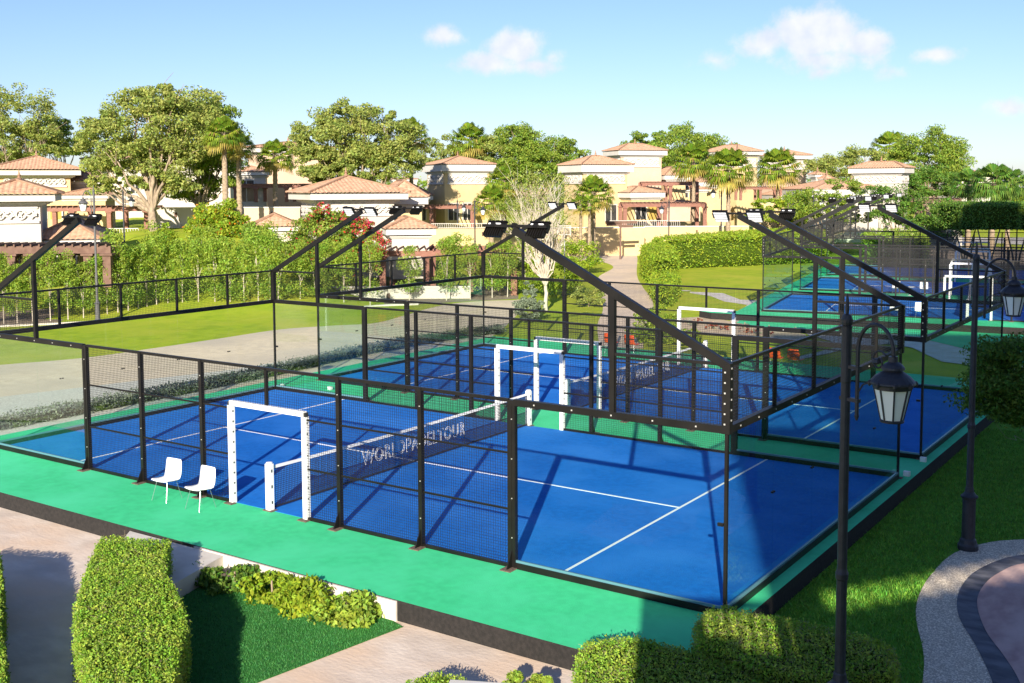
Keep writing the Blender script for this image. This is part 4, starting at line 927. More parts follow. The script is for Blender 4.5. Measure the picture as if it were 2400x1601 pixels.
p = (-24.618, 31.766, -0.350); shrub('conical_bush', 'grey green conical bush at the bend of the path', p, [((p[0],p[1],GZ+.6), .7, .8),((p[0],p[1],GZ+1.4), .4, .7)], 6000, .12, 'leaf_grey', 86)
p = (-15.578, 28.133, -0.350); shrub('leafy_bush', 'bright spreading bush between the path and the second court', p, [((p[0],p[1],GZ+.5), 1.1, .6),((p[0]-1,p[1]+2.5,GZ+.6), 1.1, .8),((p[0]+1.2,p[1]+.4,GZ+.4), .9, .5)], 3400, .13, 'leaf_hedge', 87)
rg = random.Random(5)
for q in range(16):
    u = q/15; a = Vector((-17.661, 35.129, -0.350)); b = Vector((-11.842, 34.327, -0.350)); p = a.lerp(b, u)+Vector((rg.uniform(-.3,.3), rg.uniform(-1,1), 0))
    shrub('red_plant', 'small reddish plant in the sandy bed behind the second court' if q % 3 else 'small grey green plant in the sandy bed behind the second court', (p.x,p.y,GZ), [((p.x,p.y,GZ+.12), .30, .14)], 2600, .09, 'redleaf' if q % 3 else 'leaf_grey', 90+q, 'plant', 'low plants in the sandy bed', nclump=7, stems=2)
# hedges of the middle distance
hedge('tall_hedge', 'tall clipped hedge running along the back of the sunny lawn', [(-37.452, 71.049, -0.350),(-35.763, 91.678, -0.350),(-32.388, 102.696, -0.350),(-26.129, 83.484, -0.350),(-35.588, 67.317, -0.350)], GZ, 2.3, 'leaf_hedge', 60, .19, 110, rough=.10, lumps=.10, topround=.25)
hedge('tall_hedge', 'hedge block beside the winding path at the end of the tall hedge', [(-27.056, 50.652, -0.350),(-25.692, 51.503, -0.350),(-30.099, 60.399, -0.350),(-34.072, 67.197, -0.350),(-36.973, 70.107, -0.350),(-34.368, 62.707, -0.350)], GZ, 2.0, 'leaf_hedge', 110, .15, 111, rough=.10, lumps=.08, topround=.25)
hedge('tall_hedge', 'lower rounded end of the hedge beside the winding path', [(-22.914, 42.865, -0.350),(-21.543, 42.049, -0.350),(-24.017, 48.352, -0.350),(-27.540, 55.398, -0.350),(-29.010, 54.485, -0.350),(-25.621, 47.347, -0.350)], GZ, .95, 'leaf_hedge', 130, .14, 112, rough=.1, lumps=.08, topround=.3)
hedge('tall_hedge', 'bushy yellow green hedge behind the far courts', [(-20.943, 77.320, -0.350),(-16.565, 80.311, -0.350),(-18.076, 86.558, -0.350),(-22.740, 83.373, -0.350)], GZ, 2.6, 'leaf_sap', 60, .2, 113, rough=.18, lumps=.2, topround=.3)
for q, (xa, xb, D, lb) in enumerate(((2203,2290,88,'dark block clipped tree crown on the right'), (2265,2345,80,'dark block clipped tree crown second from the right'), (2300,2440,84,'dark block clipped tree crown at the right edge'))):
    a, b = Vector(tuple([0,0,0])), None
    P_ = [camo.location+ (FWD*(D+dd)+LAT*((x*1.02084-1200)/2568.27*D)) for x, dd in ((xa,0),(xb,0),(xb,5),(xa,5))]
    z1 = 6.6467-(470*1.02084-439.4)*D/2568.27; z0 = 6.6467-(532*1.02084-439.4)*D/2568.27
    t = thing('clipped_tree', lb, 'tree', (P_[0].x, P_[0].y, GZ), 0, 'block clipped trees on the right')
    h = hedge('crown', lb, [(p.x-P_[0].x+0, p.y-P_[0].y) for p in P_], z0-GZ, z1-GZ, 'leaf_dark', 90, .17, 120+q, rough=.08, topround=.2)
    for k_ in ('label', 'category'):
        del h[k_]
    h.parent = t
    m = MB(); rng = np.random.default_rng(q)
    c = (P_[2]-P_[0])*.5
    for k in range(3):
        o = Vector((c.x, c.y, 0))+LAT*(k-1)*.9
        m.tube([(c.x+rng.uniform(-.1,.1), c.y, 0), tuple(Vector((c.x,c.y,0)).lerp(o,.35)+Vector((0,0,(z0-GZ)*.45))), tuple(o+Vector((0,0,z0-GZ+.2)))], [.11,.07,.045], 6)
    m.build('trunk', M['bark'], t)
hedge('far_hedge', 'long pale hedge at the right edge in the far distance', [(-25.050, 169.152, -0.350),(-4.405, 183.253, -0.350),(-4.794, 190.267, -0.350),(-26.168, 175.668, -0.350)], GZ, 5.6, 'leaf_hedge', 14, .4, 130, rough=.3, lumps=.3, topround=.5)
hedge('far_hedge', 'far wood closing the view behind the villas', [(-339.706, 148.352, -0.350),(-14.769, 370.301, -0.350),(-16.065, 393.682, -0.350),(-360.695, 158.282, -0.350)], GZ, 8.5, 'leaf_ficus', 1.6, 1.0, 131, rough=.5, lumps=.8, topround=.5)
# big dark shrub on the right by the lamp
sp = (1.691, 14.317, -0.350)
shrub('big_shrub', 'large dark glossy shrub at the right edge behind the street lamp', (sp[0]+.6, sp[1]+.4, GZ), [((1.972, 10.684, 2.142), .85, 1.0),((2.402, 11.006, 2.431), 1.0, .9),((1.861, 10.678, 2.870),.5,.45),((2.546, 11.049, 1.848), .9, .9),((1.662, 10.482, 2.240),.35,.75)], 9000, .085, 'leaf_dark', 140, clump=.3, nclump=45)
# palms
for args in (('fan palm with a thick trunk standing alone in front of the pink villa', (-66.228, 53.668, 3.200), 9.195-3.2, 1.948, 201),
    ('tall fan palm rising behind the two left trees, nearer one', (-60.555, 42.983, 2.600), 10.490-2.6, 1.846, 202), ('tall fan palm right of the two left trees, farther one', (-63.504, 47.035, 2.400), 9.845-2.4, 1.592, 203),
    ('fan palm behind the domed tree', (-69.008, 76.035, 0.000), 11.920, 2.345, 204), ('fan palm above the roof of the cream middle villa', (-82.867, 105.394, 0.000), 12.635, 3.220, 205), ('lower fan palm beside the middle palm', (-84.222, 110.535, 0.000), 11.602, 2.095, 206),
    ('young fan palm right of the cream middle villa', (-55.085, 73.412, 0.000), 6.880, 2.146, 207), ('short fan palm in front of the cream middle villa', (-53.790, 69.443, 0.000), 5.011, 1.984, 208), ('fan palm in front of the second cream villa', (-43.787, 71.423, 0.000), 5.670, 2.146, 209),
    ('left one of the three big fan palms before the cream villas', (-46.949, 99.596, 0.000), 9.152, 2.882, 210), ('middle one of the three big fan palms before the cream villas', (-38.438, 89.636, 0.000), 8.090, 2.849, 211), ('right one of the three big fan palms before the cream villas', (-37.935, 102.112, 0.000), 8.413, 2.910, 212),
    ('fan palm beyond the grey tower villa, wide crown', (-37.011, 142.783, 0.000), 11.602, 3.080, 213), ('small slender fan palm above the far scrub', (-44.536, 149.775, 0.000), 11.135, 1.049, 214)):
    fan_palm(args[0], args[1], args[2], args[3], args[4])
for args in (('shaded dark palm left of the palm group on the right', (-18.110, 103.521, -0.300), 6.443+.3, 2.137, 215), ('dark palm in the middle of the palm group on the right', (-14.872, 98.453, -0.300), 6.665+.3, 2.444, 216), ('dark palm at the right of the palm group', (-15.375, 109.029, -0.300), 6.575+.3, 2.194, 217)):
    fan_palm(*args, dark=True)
for q, (x, D, lb) in enumerate(((1331, 78, 'left one of the two slender pale palm stems beside the path'), (1353, 77, 'right one of the two slender pale palm stems beside the path'))):
    fan_palm(lb, (-41.732, 67.219, -0.350) if q else (-43.476, 68.662, -0.350), 5.2, 1.2, 220+q, nf=16, tr=.13)

# ---------------------------------------------------------------- villas
M['w_cream'] = mat('plaster_cream', (.58,.44,.23), (.52,.39,.205), rough=.9, scale=.8, detail=7, bump=.1)
M['w_pink'] = mat('plaster_pink', (.57,.41,.30), (.51,.37,.27), rough=.9, scale=.8, detail=7, bump=.1)
M['w_white'] = mat('plaster_white', (.53,.49,.42), (.48,.44,.38), rough=.9, scale=.8, detail=7, bump=.1)
M['w_trim'] = mat('plaster_trim', (.60,.57,.52), (.55,.52,.47), rough=.85, scale=1, detail=7)
M['w_yellow'] = mat('plaster_yellow', (.42,.29,.07), rough=.9)
M['redwood'] = mat('red_wood', (.20,.085,.055), (.26,.12,.085), rough=.75, scale=3, stretch=(1,1,4))
M['brownwood'] = mat('brown_wood', (.12,.065,.045), (.17,.10,.07), rough=.8, scale=3)
M['window'] = mat('window_dark', (.025,.028,.032), (.06,.06,.06), rough=.15, scale=2)
M['curtain'] = mat('green_curtain', (.30,.28,.11), (.16,.15,.06), rough=.9, scale=7, stretch=(1,1,.02), detail=3)
def tilemat():
    m, nt, b = _nt('roof_tiles'); N = nt.nodes; L = nt.links; b.inputs['Roughness'].default_value = .85
    tc = N.new('ShaderNodeTexCoord'); n = N.new('ShaderNodeTexNoise'); n.inputs['Scale'].default_value = 3.5; n.inputs['Detail'].default_value = 6; L.new(tc.outputs['Object'], n.inputs['Vector'])
    cr = N.new('ShaderNodeValToRGB'); e = cr.color_ramp.elements; e[0].position = .3; e[0].color = (.40,.22,.13,1); e[1].position = .72; e[1].color = (.58,.37,.24,1)
    L.new(n.outputs['Fac'], cr.inputs[0])
    uv = N.new('ShaderNodeUVMap'); sp = N.new('ShaderNodeSeparateXYZ'); L.new(uv.outputs[0], sp.inputs[0])
    fr = N.new('ShaderNodeMath'); fr.operation = 'FRACT'; L.new(sp.outputs['Y'], fr.inputs[0])
    bp = N.new('ShaderNodeBump'); bp.inputs['Strength'].default_value = .9; bp.inputs['Distance'].default_value = .08; L.new(fr.outputs[0], bp.inputs['Height']); L.new(bp.outputs[0], b.inputs['Normal'])
    # darker line in the joint under each course
    mr = N.new('ShaderNodeMapRange'); mr.inputs['From Min'].default_value = 0; mr.inputs['From Max'].default_value = .12; mr.inputs['To Min'].default_value = .62; L.new(fr.outputs[0], mr.inputs['Value'])
    mx = N.new('ShaderNodeMix'); mx.data_type = 'RGBA'; mx.blend_type = 'MULTIPLY'; mx.inputs['Factor'].default_value = 1; L.new(cr.outputs[0], mx.inputs['A']); L.new(mr.outputs[0], mx.inputs['B']); L.new(mx.outputs['Result'], b.inputs['Base Color'])
    return m
M['tile'] = tilemat()
class Frame:
    def __init__(s, origin, ang): s.o = Vector(origin); s.x = (LAT*math.cos(ang)+FWD*math.sin(ang)); s.y = (-LAT*math.sin(ang)+FWD*math.cos(ang))
    def __call__(s, p): return s.o+s.x*p[0]+s.y*p[1]+Vector((0,0,1))*p[2]
def fbuild(mb, fr, name, mats, t, smooth=False):
    mb.v = [tuple(fr(v)-t.location) for v in mb.v]; return mb.build(name, mats, t, smooth)
def hip_roof(fr, x0, y0, x1, y1, z0, za, t, pitch=.30, amp=.05, finial=True):
    w, d = x1-x0, y1-y0; half = min(w, d)/2; k = (za-z0)/half; V = []; F = []; UV = []
    sides = [((x0,y0),(1,0),(0,1),w),((x1,y0),(0,1),(-1,0),d),((x1,y1),(-1,0),(0,-1),w),((x0,y1),(0,-1),(1,0),d)]
    for (ax, ay), (dx, dy), (nx, ny), L in sides:
        ns = max(8, int(L/pitch)*4); rows = 1
        for i in range(ns+1):
            u = L*i/ns; tmax = max(.001, min(u, L-u, half)); bump = amp*abs(math.sin(math.pi*u/pitch))
            for tt in (0, tmax):
                V.append((ax+dx*u+nx*tt, ay+dy*u+ny*tt, z0+k*tt+bump)); UV.append((u/pitch, tt*math.hypot(1, k)/.38))
        b = len(V)-2*(ns+1)
        for i in range(ns): F.append((b+2*i, b+2*i+2, b+2*i+3, b+2*i+1))
    me = bpy.data.meshes.new('roof'); P = [tuple(fr(v)-t.location) for v in V]
    # underside
    bi = len(P); P += [tuple(fr(v)-t.location) for v in ((x0,y0,z0-.03),(x1,y0,z0-.03),(x1,y1,z0-.03),(x0,y1,z0-.03))]; F2 = F+[(bi,bi+3,bi+2,bi+1)]
    me.from_pydata(P, [], F2); me.materials.append(M['tile']); uvl = me.uv_layers.new(name='UVMap')
    UV += [(0,0)]*4
    for lp in me.loops: uvl.data[lp.index].uv = UV[lp.vertex_index]
    o = bpy.data.objects.new('roof', me); COL.objects.link(o); o.parent = t
    m = MB(); rl = max(w, d)/2-half
    cx, cy = (x0+x1)/2, (y0+y1)/2
    R0 = (cx-(rl if w > d else 0), cy-(rl if d >= w else 0), za); R1 = (cx+(rl if w > d else 0), cy+(rl if d >= w else 0), za)
    for c, rr in (((x0,y0,z0),R0),((x1,y1,z0),R1),((x1,y0,z0), R1 if w > d else R0),((x0,y1,z0), R0 if w > d else R1)):
        m.tube([(c[0],c[1],c[2]+.06),(rr[0],rr[1],rr[2]+.06)], .085, 8)
    if rl > .3: m.tube([(R0[0],R0[1],za+.06),(R1[0],R1[1],za+.06)], .085, 8)
    for v in range(len(m.v)): pass
    fbuild(m, fr, 'ridge_tiles', M['tile'], t)
    if finial:
        m = MB(); m.lathe([(.16,0),(.18,.05),(.10,.12),(.07,.2),(.12,.26),(.06,.36),(.012,.62)], 10, 0, (R0[0] if rl < .3 else cx, R0[1] if rl < .3 else cy, za+.08)); fbuild(m, fr, 'finial', M['tile'], t)
def frieze(fr, a, b, z0, z1, face, t):
    """carved band: rosettes and crossed leaves in relief; face 'f' runs along x at y=-.05, 'l' along y at x=-.05"""
    m = MB(); H = z1-z0; L = b-a
    def pt(u, z, o): return (u, -o, z) if face == 'f' else (-o, u, z)
    def blk(u0, u1, za, zb, o0, o1): 
        m.add([pt(u0,za,o0),pt(u1,za,o0),pt(u1,zb,o0),pt(u0,zb,o0),pt(u0,za,o1),pt(u1,za,o1),pt(u1,zb,o1),pt(u0,zb,o1)], [(0,3,2,1),(4,5,6,7),(0,1,5,4),(1,2,6,5),(2,3,7,6),(3,0,4,7)])
    blk(a, b, z0, z1, -.02, .03); blk(a-.06, b+.06, z1-.02, z1+.08, -.02, .10); blk(a-.12, b+.12, z0-.14, z0, -.02, .13)
    n = max(3, round(L/(H*.80))); st = L/n
    for i in range(n):
        c = a+st*(i+.5); r = min(st, H)*.46; zc = (z0+z1)/2
        def seg(p, q, w=.035):
            m.bar(pt(p[0], p[1], .10), pt(q[0], q[1], .10), w*2.4, .16, up=(0,1,0) if face == 'f' else (1,0,0))
        if i % 2 == 0:
            N_ = 14
            for k in range(N_):
                a0, a1 = 2*math.pi*k/N_, 2*math.pi*(k+1)/N_; seg((c+r*math.cos(a0), zc+r*math.sin(a0)), (c+r*math.cos(a1), zc+r*math.sin(a1)))
            seg((c-r*.65, zc-r*.65), (c+r*.65, zc+r*.65)); seg((c-r*.25,zc+r*.6),(c+r*.1,zc+r*.1)); seg((c+r*.25,zc-r*.6),(c-r*.1,zc-r*.1))
        else:
            for sx, sz in ((1,1),(1,-1),(-1,1),(-1,-1)):
                seg((c, zc+sz*r*.9), (c+sx*r*.35, zc+sz*r*.35)); seg((c+sx*r*.35, zc+sz*r*.35), (c+sx*r*1.1, zc+sz*r*.15))
    fbuild(m, fr, 'frieze', M['w_trim'], t)
def block(t, fr, w, d, z0, zw, zf, za, wall, over=.65, fz=None, finial=True, band=True, openings=()):
    m = MB(); m.box(0,0,z0,w,d,zw); fbuild(m, fr, 'wall', M[wall], t)
    m = MB(); m.box(-over*.85,-over*.85,zw+.001,w+over*.85,d+over*.85,zf-.02); m.box(-over*.35,-over*.35,zw-.16,w+over*.35,d+over*.35,zw-.04); m.box(-over*.18,-over*.18,zw-.24,w+over*.18,d+over*.18,zw-.165); fbuild(m, fr, 'cornice', M['w_trim'], t)
    hip_roof(fr, -over, -over, w+over, d+over, zf, za, t, finial=finial)
    if fz:
        frieze(fr, w*.07, w*.93, fz[1], fz[0], 'f', t); frieze(fr, d*.07, d*.93, fz[1], fz[0], 'l', t)
    for kind, u0, u1, q0, q1 in openings:
        m = MB()
        if kind == 'door':
            m.box(u0-.09,-.06,q0,u0,.02,q1+.09,1); m.box(u1,-.06,q0,u1+.09,.02,q1+.09,1); m.box(u0,-.06,q1,u1,.02,q1+.09,1); m.box((u0+u1)/2-.04,-.05,q0,(u0+u1)/2+.04,.02,q1,1)
            m.box(u0,-.02,q0,u1,.03,q1,0); fbuild(m, fr, 'window', [M['window'], M['w_trim']], t)
        elif kind == 'niche': m.box(u0,-.03,q0,u1,.03,q1,0); fbuild(m, fr, 'wall_panel', M['w_yellow'], t)
def corner_frame(xc, xl, xr, D, th):
    o = camo.location+FWD*D+LAT*((xc*1.02084-1200)/2568.27*D); o.z = 0
    s = 1.02084*D/2568.27
    return Frame(o, th), (xr-xc)*s/math.cos(th), (xc-xl)*s/math.sin(th)
def zd(y, D): return (439.4-y*1.02084)*D/2568.27+6.6467
def villa(label, xc, xl, xr, D, th, yb, yw, yf, ya, wall, fz=None, dmin=None, over=.65, openings=(), depth=None, group='tile roofed villas', zb=None):
    fr, w, d = corner_frame(xc, xl, xr, D, th)
    if depth: d = depth
    z0 = zd(yb, D) if zb is None else zb
    t = thing('villa', label, 'villa', (fr.o.x, fr.o.y, z0), 0, group)
    block(t, fr, w, d, z0, zd(yw, D), zd(yf, D), zd(ya, D), wall, over, (zd(fz[0], D), zd(fz[1], D)) if fz else None, openings=[(k, u0*w, u1*w, zd(a, D), zd(b, D)) for k, u0, u1, a, b in openings])
    return t
def wing(t, xc, xl, xr, D, th, yb, yw, yf, ya, wall, depth=None, over=.5, openings=(), finial=False):
    fr, w, d = corner_frame(xc, xl, xr, D, th)
    if depth: d = depth
    block(t, fr, w, d, zd(yb, D), zd(yw, D), zd(yf, D), zd(ya, D), wall, over, None, finial, openings=[(k, u0*w, u1*w, zd(a, D), zd(b, D)) for k, u0, u1, a, b in openings])
TH = R(25)
v = villa('cream tower villa with carved frieze in the middle, its own black lamp posts in front', 1022, 975, 1125, 130, TH, 560, 393, 377, 358, 'w_cream', (399, 420), openings=[('door',.08,.30,505,467),('door',.40,.58,505,467),('niche',.64,.88,505,466)])
wing(v, 905, 895, 985, 128, R(12), 520, 458, 448, 418, 'w_cream', depth=6, openings=[('door',.15,.35,505,468),('door',.45,.65,505,468),('door',.72,.9,505,468)])
v = villa('cream tower villa with carved frieze behind the bare trees, red pergola on its right', 1340, 1300, 1445, 125, TH, 565, 396, 379, 358, 'w_cream', (401, 420), openings=[('door',.5,.75,510,472)])
wing(v, 1450, 1445, 1520, 125, TH, 510, 455, 443, 430, 'w_cream', depth=5, openings=[('door',.15,.5,505,475),('niche',.6,.95,505,475)])
wing(v, 1520, 1515, 1610, 131, R(8), 510, 472, 469, 463, 'w_pink', depth=4)
v = villa('tall pink tower villa with carved frieze, highest roof of the middle group', 1425, 1402, 1523, 140, R(20), 520, 358, 347, 331, 'w_pink', (363, 382))
wing(v, 1530, 1525, 1575, 142, R(15), 520, 414, 404, 385, 'w_cream', depth=5)
wing(v, 1535, 1525, 1625, 146, R(10), 520, 440, 436, 425, 'w_cream', depth=5, openings=[('door',.1,.5,455,428)])
v = villa('cream tower villa half hidden behind the big fan palms', 1690, 1635, 1745, 150, R(32), 520, 358, 350, 334, 'w_cream', (366, 384))
wing(v, 1600, 1595, 1680, 148, R(10), 520, 430, 420, 400, 'w_cream', depth=5)
v = villa('pink tower villa at the right of the big fan palms', 1800, 1765, 1856, 155, R(25), 520, 368, 359, 347, 'w_pink', (373, 390))
wing(v, 1790, 1780, 1880, 150, R(10), 520, 460, 450, 432, 'w_pink', depth=5)
v = villa('grey white tower villa with a shaded side on the right', 2066, 1980, 2096, 120, R(52), 560, 401, 389, 375, 'w_white', (405, 422), over=.6)
wing(v, 1870, 1850, 2022, 112, R(6), 560, 455, 437, 415, 'w_white', depth=8)
v = villa('small white cupola block behind the low tile roof', 1893, 1888, 1908, 135, R(15), 450, 419, 414, 405, 'w_white', over=.3)
v = villa('low white block with a tiny roof left of the cupola', 1872, 1866, 1888, 138, R(15), 450, 410, 404, 398, 'w_white', over=.3)
v = villa('big white villa with a carved frieze behind the bougainvillea', 735, 664, 898, 76, R(24), 640, 457, 441, 404, 'w_white', (466, 491), over=.95)
wing(v, 898, 893, 968, 80, R(12), 640, 468, 452, 414, 'w_cream', depth=7)
wing(v, 900, 895, 984, 75, R(12), 640, 538, 524, 500, 'w_white', depth=5)
wing(v, 590, 570, 668, 78, R(12), 640, 528, 518, 492, 'w_white', depth=5)
v = villa('white villa with a carved frieze at the left edge, nearest one', -20, -120, 79, 62, R(20), 640, 458, 441, 410, 'w_white', (474, 503), over=1.0)
wing(v, 85, 78, 205, 64, R(12), 640, 556, 546, 504, 'w_white', depth=6)
v = villa('cream villa with a carved frieze behind the nearest left villa', 2, -60, 145, 98, R(20), 640, 398, 385, 353, 'w_cream', (403, 422), over=1.1, openings=[('door',.55,.65,500,475),('niche',.7,.85,500,475),('door',.88,.98,500,475)])
wing(v, 150, 146, 218, 102, R(12), 640, 420, 412, 388, 'w_white', depth=6)
wing(v, 150, 147, 240, 99, R(8), 640, 452, 444, 430, 'w_cream', depth=4)
v = villa('white villa mostly hidden by the left trees', 205, 190, 520, 130, R(8), 500, 372, 362, 345, 'w_white', openings=[('door',.3,.36,440,418),('door',.5,.56,440,418),('door',.7,.76,440,418)], depth=9)
v = villa('pink villa behind the lone thick palm', 575, 555, 755, 120, R(14), 520, 348, 338, 322, 'w_pink', openings=[('door',.05,.2,460,415)], depth=8)
wing(v, 545, 540, 610, 112, R(10), 520, 400, 392, 380, 'w_white', depth=4, openings=[('door',.1,.6,460,412)])
v = villa('flat roofed teal pavilion behind the dark palms', 2205, 2195, 2290, 160, R(10), 480, 405, 400, 396, 'w_white', depth=6, over=.3)
v = villa('distant white house behind the domed tree', 905, 900, 958, 160, R(10), 470, 414, 411, 408, 'w_white', depth=6, over=.2)

def pergola(label, x0, x1, D, yt, yb, depth, mt='redwood', n=4, th=.14, skew=0, posts=True, slat=.45, trim=None):
    fr = Frame(camo.location+FWD*D+LAT*((x0*1.02084-1200)/2568.27*D), skew); fr.o.z = 0; w = (x1-x0)*1.02084*D/2568.27/math.cos(skew)
    zt, zb = zd(yt, D), zd(yb, D); t = thing('pergola', label, 'pergola', (fr.o.x, fr.o.y, zb))
    bh = th*1.9
    for y in (0, depth): m = MB(); m.box(-.2, y-th/2, zt-bh, w+.2, y+th/2, zt-.02); fbuild(m, fr, 'beam', M[mt], t)
    m = MB(); k = int(w/slat)
    for i in range(k+1): m.box(i*w/k-.04, -.25, zt-.018, i*w/k+.04, depth+.25, zt+.10)
    fbuild(m, fr, 'slats', M[mt], t)
    if posts:
        for i in range(n):
            x = w*i/(n-1)
            for y in (0, depth):
                m = MB(); m.box(x-th*1.0, y-th*1.0, zb, x+th*1.0, y+th*1.0, zt-bh-.12); m.box(x-th*1.5, y-th*1.5, zt-bh-.119, x+th*1.5, y+th*1.5, zt-bh-.002); fbuild(m, fr, 'post', M[mt], t)
    return fr, w, t
pergola('red wooden pergola beside the white villa behind the second court', 878, 1180, 71, 574, 678, 6, n=4, th=.2)
pergola('long red pergola on the terrace of the cream middle villa', 898, 1085, 124, 471, 530, 4, n=3, th=.2)
pergola('red pergola on the terrace right of the second cream villa', 1435, 1618, 119, 468, 535, 5, n=3, th=.2)
pergola('red pergola under the tall pink tower villa', 1478, 1600, 136, 420, 470, 4, n=3, th=.2)
pergola('brown red pergola of the left cream villa', 83, 338, 93, 472, 540, 4, n=4, th=.18)
pergola('red pergola of the pink villa behind the lone palm', 520, 730, 108, 422, 462, 4, n=4, th=.16)
pergola('dark brown pergola behind the shaded trees on the right', 2105, 2200, 104, 461, 520, 4, 'brownwood', n=3, th=.17)
pergola('red lattice pergola between the big fan palms', 1700, 1790, 140, 432, 462, 3, n=3, th=.15)
# curtained pergola at the left edge
fr, w, t = pergola('dark brown flat pergola with green curtains behind the saplings', -60, 246, 59.5, 560, 655, 2.2, 'brownwood', n=8, th=.22)
for i in range(7):
    m = MB(); n = 40; x0, x1 = w*i/7+.3, w*(i+1)/7-.3; zt_, zb_ = zd(578, 59.5), zd(655, 59.5)
    for k in range(n+1):
        x = x0+(x1-x0)*k/n; y = .25+.07*math.sin(k*1.3); m.v += [(x,y,zb_),(x,y,zt_)]
    for k in range(n): m.f.append((2*k,2*k+2,2*k+3,2*k+1)); m.m.append(0)
    fbuild(m, fr, 'curtain', M['curtain'], t)
def wallrun(name, label, x0, x1, D, yt, yb, mt, th=.4, skew=0, cat='wall'):
    fr = Frame(camo.location+FWD*D+LAT*((x0*1.02084-1200)/2568.27*D), skew); fr.o.z = 0; w = (x1-x0)*1.02084*D/2568.27/math.cos(skew)
    m = MB(); z1 = zd(yt, D); z0 = zd(yb, D) if yb else GZ-.1
    t = thing(name, label, cat, (fr.o.x, fr.o.y, z0)); m.box(0,0,z0,w,th,z1); fbuild(m, fr, 'wall_body', M[mt], t)
    m = MB(); m.box(-.03,-.06,z1+.001,w+.03,th+.06,z1+.09); fbuild(m, fr, 'coping', M['w_trim'], t)
    for k in range(max(1, int(w/9))):
        m = MB(); x = w*(k+.5)/max(1, int(w/9)); m.box(x-.10,-.10,z1-.75,x+.10,-.001,z1-.35); fbuild(m, fr, 'wall_light', M['brownwood'], t)
    return fr, w
def railing(label, x0, x1, D, yt, yb, skew=0):
    fr = Frame(camo.location+FWD*D+LAT*((x0*1.02084-1200)/2568.27*D), skew); fr.o.z = 0; w = (x1-x0)*1.02084*D/2568.27/math.cos(skew); z0, z1 = zd(yb, D), zd(yt, D)
    t = thing('railing', label, 'railing', (fr.o.x, fr.o.y, z0), 0, 'white terrace railings'); m = MB(); m.box(0,-.03,z1-.05,w,.03,z1); m.box(0,-.02,z0+.05,w,.02,z0+.09); fbuild(m, fr, 'rail', M['w_trim'], t)
    m = MB(); n = int(w/.22)
    for i in range(n+1):
        x = w*i/n; zm = (z0+z1)/2; m.bar((x,0,z0+.02),(x+.05,-.04,zm),.035,.035); m.bar((x+.05,-.04,zm),(x,0,z1-.04),.035,.035)
    fbuild(m, fr, 'balusters', M['w_trim'], t)
wallrun('retaining_wall', 'long cream terrace wall under the middle villas', 985, 1480, 112, 524, None, 'w_cream')
railing('white railing on the terrace of the cream middle villa', 990, 1190, 111.8, 512, 523.5); railing('white railing on the terrace in front of the second cream villa', 1400, 1560, 117, 507, 524)
wallrun('retaining_wall', 'cream wall behind the tall hedge', 1480, 1720, 116, 522, None, 'w_cream')
wallrun('retaining_wall', 'tall white garden wall behind the left trees', 340, 470, 95, 475, 560, 'w_white'); 
wallrun('retaining_wall', 'low cream garden wall left of the spreading tree', 236, 352, 90, 539, 600, 'w_cream'); railing('white railing above the low cream garden wall', 200, 318, 89.8, 520, 538.5)
wallrun('retaining_wall', 'pink terrace wall behind the lone thick palm', 562, 690, 96, 475, 560, 'w_pink')
wallrun('garden_wall', 'low pale wall under the dark pergola on the right', 2080, 2210, 100, 520, 575, 'w_white')
wallrun('garden_wall', 'cream garden wall behind the shrubs right of the fan palms', 1730, 1960, 122, 468, None, 'w_cream')
wallrun('garden_wall', 'low white wall behind the saplings near the red pergola', 700, 1080, 69, 660, None, 'w_white', th=.25)
# signpost with direction boards
sgp = (-49.850, 87.736, -0.350)
M['sign'] = mat('sign_board', (.30,.25,.14), rough=.7)
fr = Frame(((-50.418, 88.733, -0.350)[0], (-50.418, 88.733, -0.350)[1], 0), 0)
sz = zd(580, 106); fr = Frame(camo.location+FWD*106+LAT*((1425*1.02084-1200)/2568.27*106), R(5)); fr.o.z = 0
t = thing('signpost', 'brown signpost with direction boards on the grass before the cream wall', 'signpost', (fr.o.x, fr.o.y, GZ))
m = MB(); m.box(-.08,-.08,GZ,.08,.08,zd(508,106)); fbuild(m, fr, 'post', M['brownwood'], t)
for q, (a, b, y) in enumerate(((-1.5,-.05,511),(.05,1.6,511),(-1.4,-.05,516),(.05,1.2,520))):
    m = MB(); z = zd(y, 106); e = .22 if a > 0 else -.22
    m.add([(a,-.1,z-.13),(b,-.1,z-.13),(b,-.1,z+.13),(a,-.1,z+.13),(a,-.16,z-.13),(b,-.16,z-.13),(b,-.16,z+.13),(a,-.16,z+.13)], [(0,3,2,1),(4,5,6,7),(0,1,5,4),(1,2,6,5),(2,3,7,6),(3,0,4,7)]); fbuild(m, fr, 'direction_board', M['brownwood'], t)
# white lattice panel behind the bare tree
fr = Frame(camo.location+FWD*70+LAT*((1283*1.02084-1200)/2568.27*70), R(20)); fr.o.z = 0
t = thing('lattice_panel', 'white mesh panel leaning behind the bare tree', 'panel', (fr.o.x, fr.o.y, GZ)); w = .85; z0, z1 = zd(540,70), zd(518,70)
m = MB(); m.box(0,-.02,z0,.04,.02,z1); m.box(w-.04,-.02,z0,w,.02,z1); m.box(.04,-.02,z1-.04,w-.04,.02,z1); m.box(.04,-.02,z0,w-.04,.02,z0+.04)
for k in range(1, 8): m.box(w*k/8-.008,-.01,z0+.04,w*k/8+.008,.01,z1-.04)
fbuild(m, fr, 'panel_frame', M['w_trim'], t); m = MB(); m.box(w/2-.03,.03,GZ,w/2+.03,.08,z1-.1); fbuild(m, fr, 'post', M['w_trim'], t)

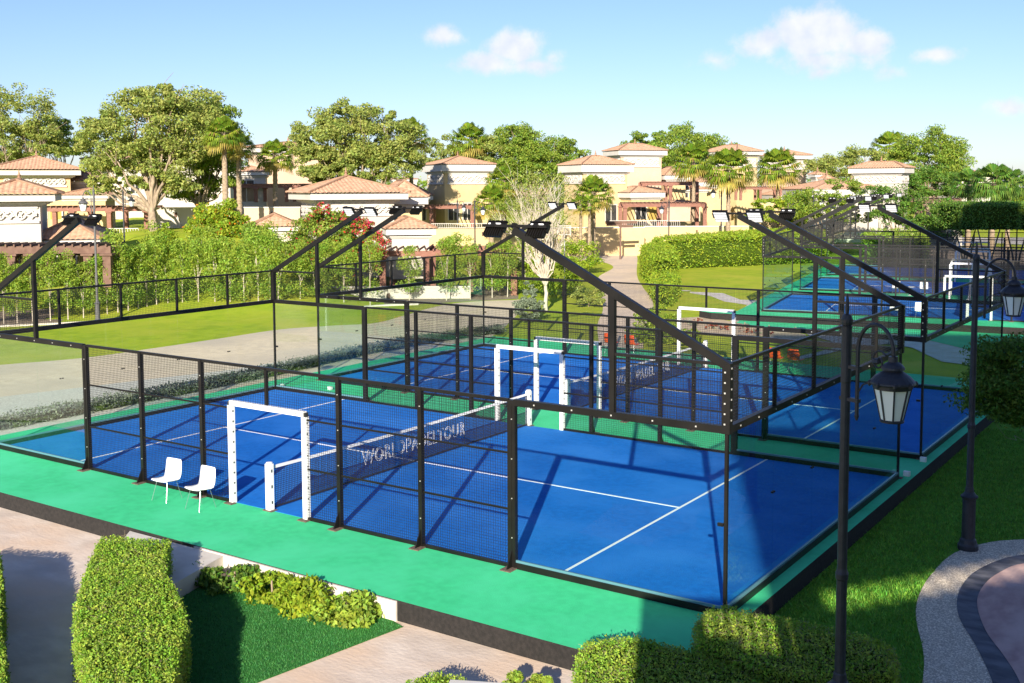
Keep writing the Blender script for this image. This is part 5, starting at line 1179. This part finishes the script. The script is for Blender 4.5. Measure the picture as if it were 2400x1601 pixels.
# ---------------------------------------------------------------- the hotel behind the viewer, which shades the right side
SD = Vector((-.4392,.8984,0)); SN = Vector((.8984,.4392,0))
def hp(a, p, z): v = SD*a+SN*p; return (v.x, v.y, z)
def hotel():
    t = thing('hotel_wing', 'tall stepped cream hotel wing behind the viewer, shading the right side', 'building', (*hp(-26,10,0)[:2], GZ))
    loc = t.location
    def hb(name, a0, a1, p0, p1, z0, z1, mt):
        m = MB(); m.prism([hp(a0,p0,0)[:2],hp(a1,p0,0)[:2],hp(a1,p1,0)[:2],hp(a0,p1,0)[:2]], z0, z1); m.v = [tuple(Vector(v)-loc) for v in m.v]; return m.build(name, M[mt], t)
    # sections: perpendicular span and height
    secs = [(-1.3,.72,8.5),(.72,1.7,14.2),(6.5,16.0,22.0),(16.0,70,40.0)]
    for i, (p0, p1, h) in enumerate(secs):
        hb('wall', -44, -25, p0+(.0 if i == 0 else .002), p1, GZ, h, 'w_cream'); hb('roof_slab', -44.3, -24.8, p0+.003, p1+.0, h+.002, h+.25, 'w_trim')
        for s in range(int(h//3.6)):
            n = max(1, int((p1-p0)/3.2))
            for k in range(min(n, 14)):
                c = p0+(p1-p0)*(k+.5)/n; hb('window', -24.995, -24.93, c-min(.6,(p1-p0)*.3), c+min(.6,(p1-p0)*.3), .9+3.4*s, min(h-.4, 2.9+3.4*s), 'window')
    # unseen slanting slot shaped to let a sunlit band fall on the lawn
    for k in range(12):
        p0 = 1.7+.4*k; p1 = p0+.4; zl = 9.42+.215*(p0+.2-2.18); h = 14.2 if p0 < 3.55 else 22.0
        hb('wall', -44, -25, p0+.001, p1, GZ, zl, 'w_cream'); hb('shade_screen', -25.5, -25, p0+.001, p1, zl+.42, h, 'w_cream')
        hb('baluster', -25.3, -25.2, p0+.001, p0+.06, zl+.001, zl+.419, 'w_cream')
    # unseen terrace and pierced parapet, placed to stripe the hedge with sunlight
    hb('terrace_slab', -24.9, -14.7, -1.3, .72, 3.9, 4.5, 'w_trim')
    P0, P1 = -14.86, -14.76
    hb('parapet', P0, P1, -1.3, .72, 4.501, 5.05, 'w_cream')
    hb('parapet', P0, P1, -1.3, .05, 5.051, 5.20, 'w_cream'); hb('parapet', P0, P1, .56, .72, 5.051, 5.20, 'w_cream')
    hb('parapet', P0, P1, -1.3, -.43, 5.201, 5.56, 'w_cream'); hb('parapet', P0, P1, .56, .72, 5.201, 5.56, 'w_cream'); hb('parapet_rail', P0-.04, P1+.04, -1.3, .72, 5.561, 5.66, 'w_trim')
    for k in range(6): hb('baluster', P0+.01, P1-.01, -.43+.165*k-.0, -.43+.165*k+.07, 5.202, 5.559, 'w_trim')
    for k in range(3): hb('baluster', P0+.01, P1-.01, .05+.165*k, .05+.165*k+.06, 5.052, 5.199, 'w_trim')
hotel()
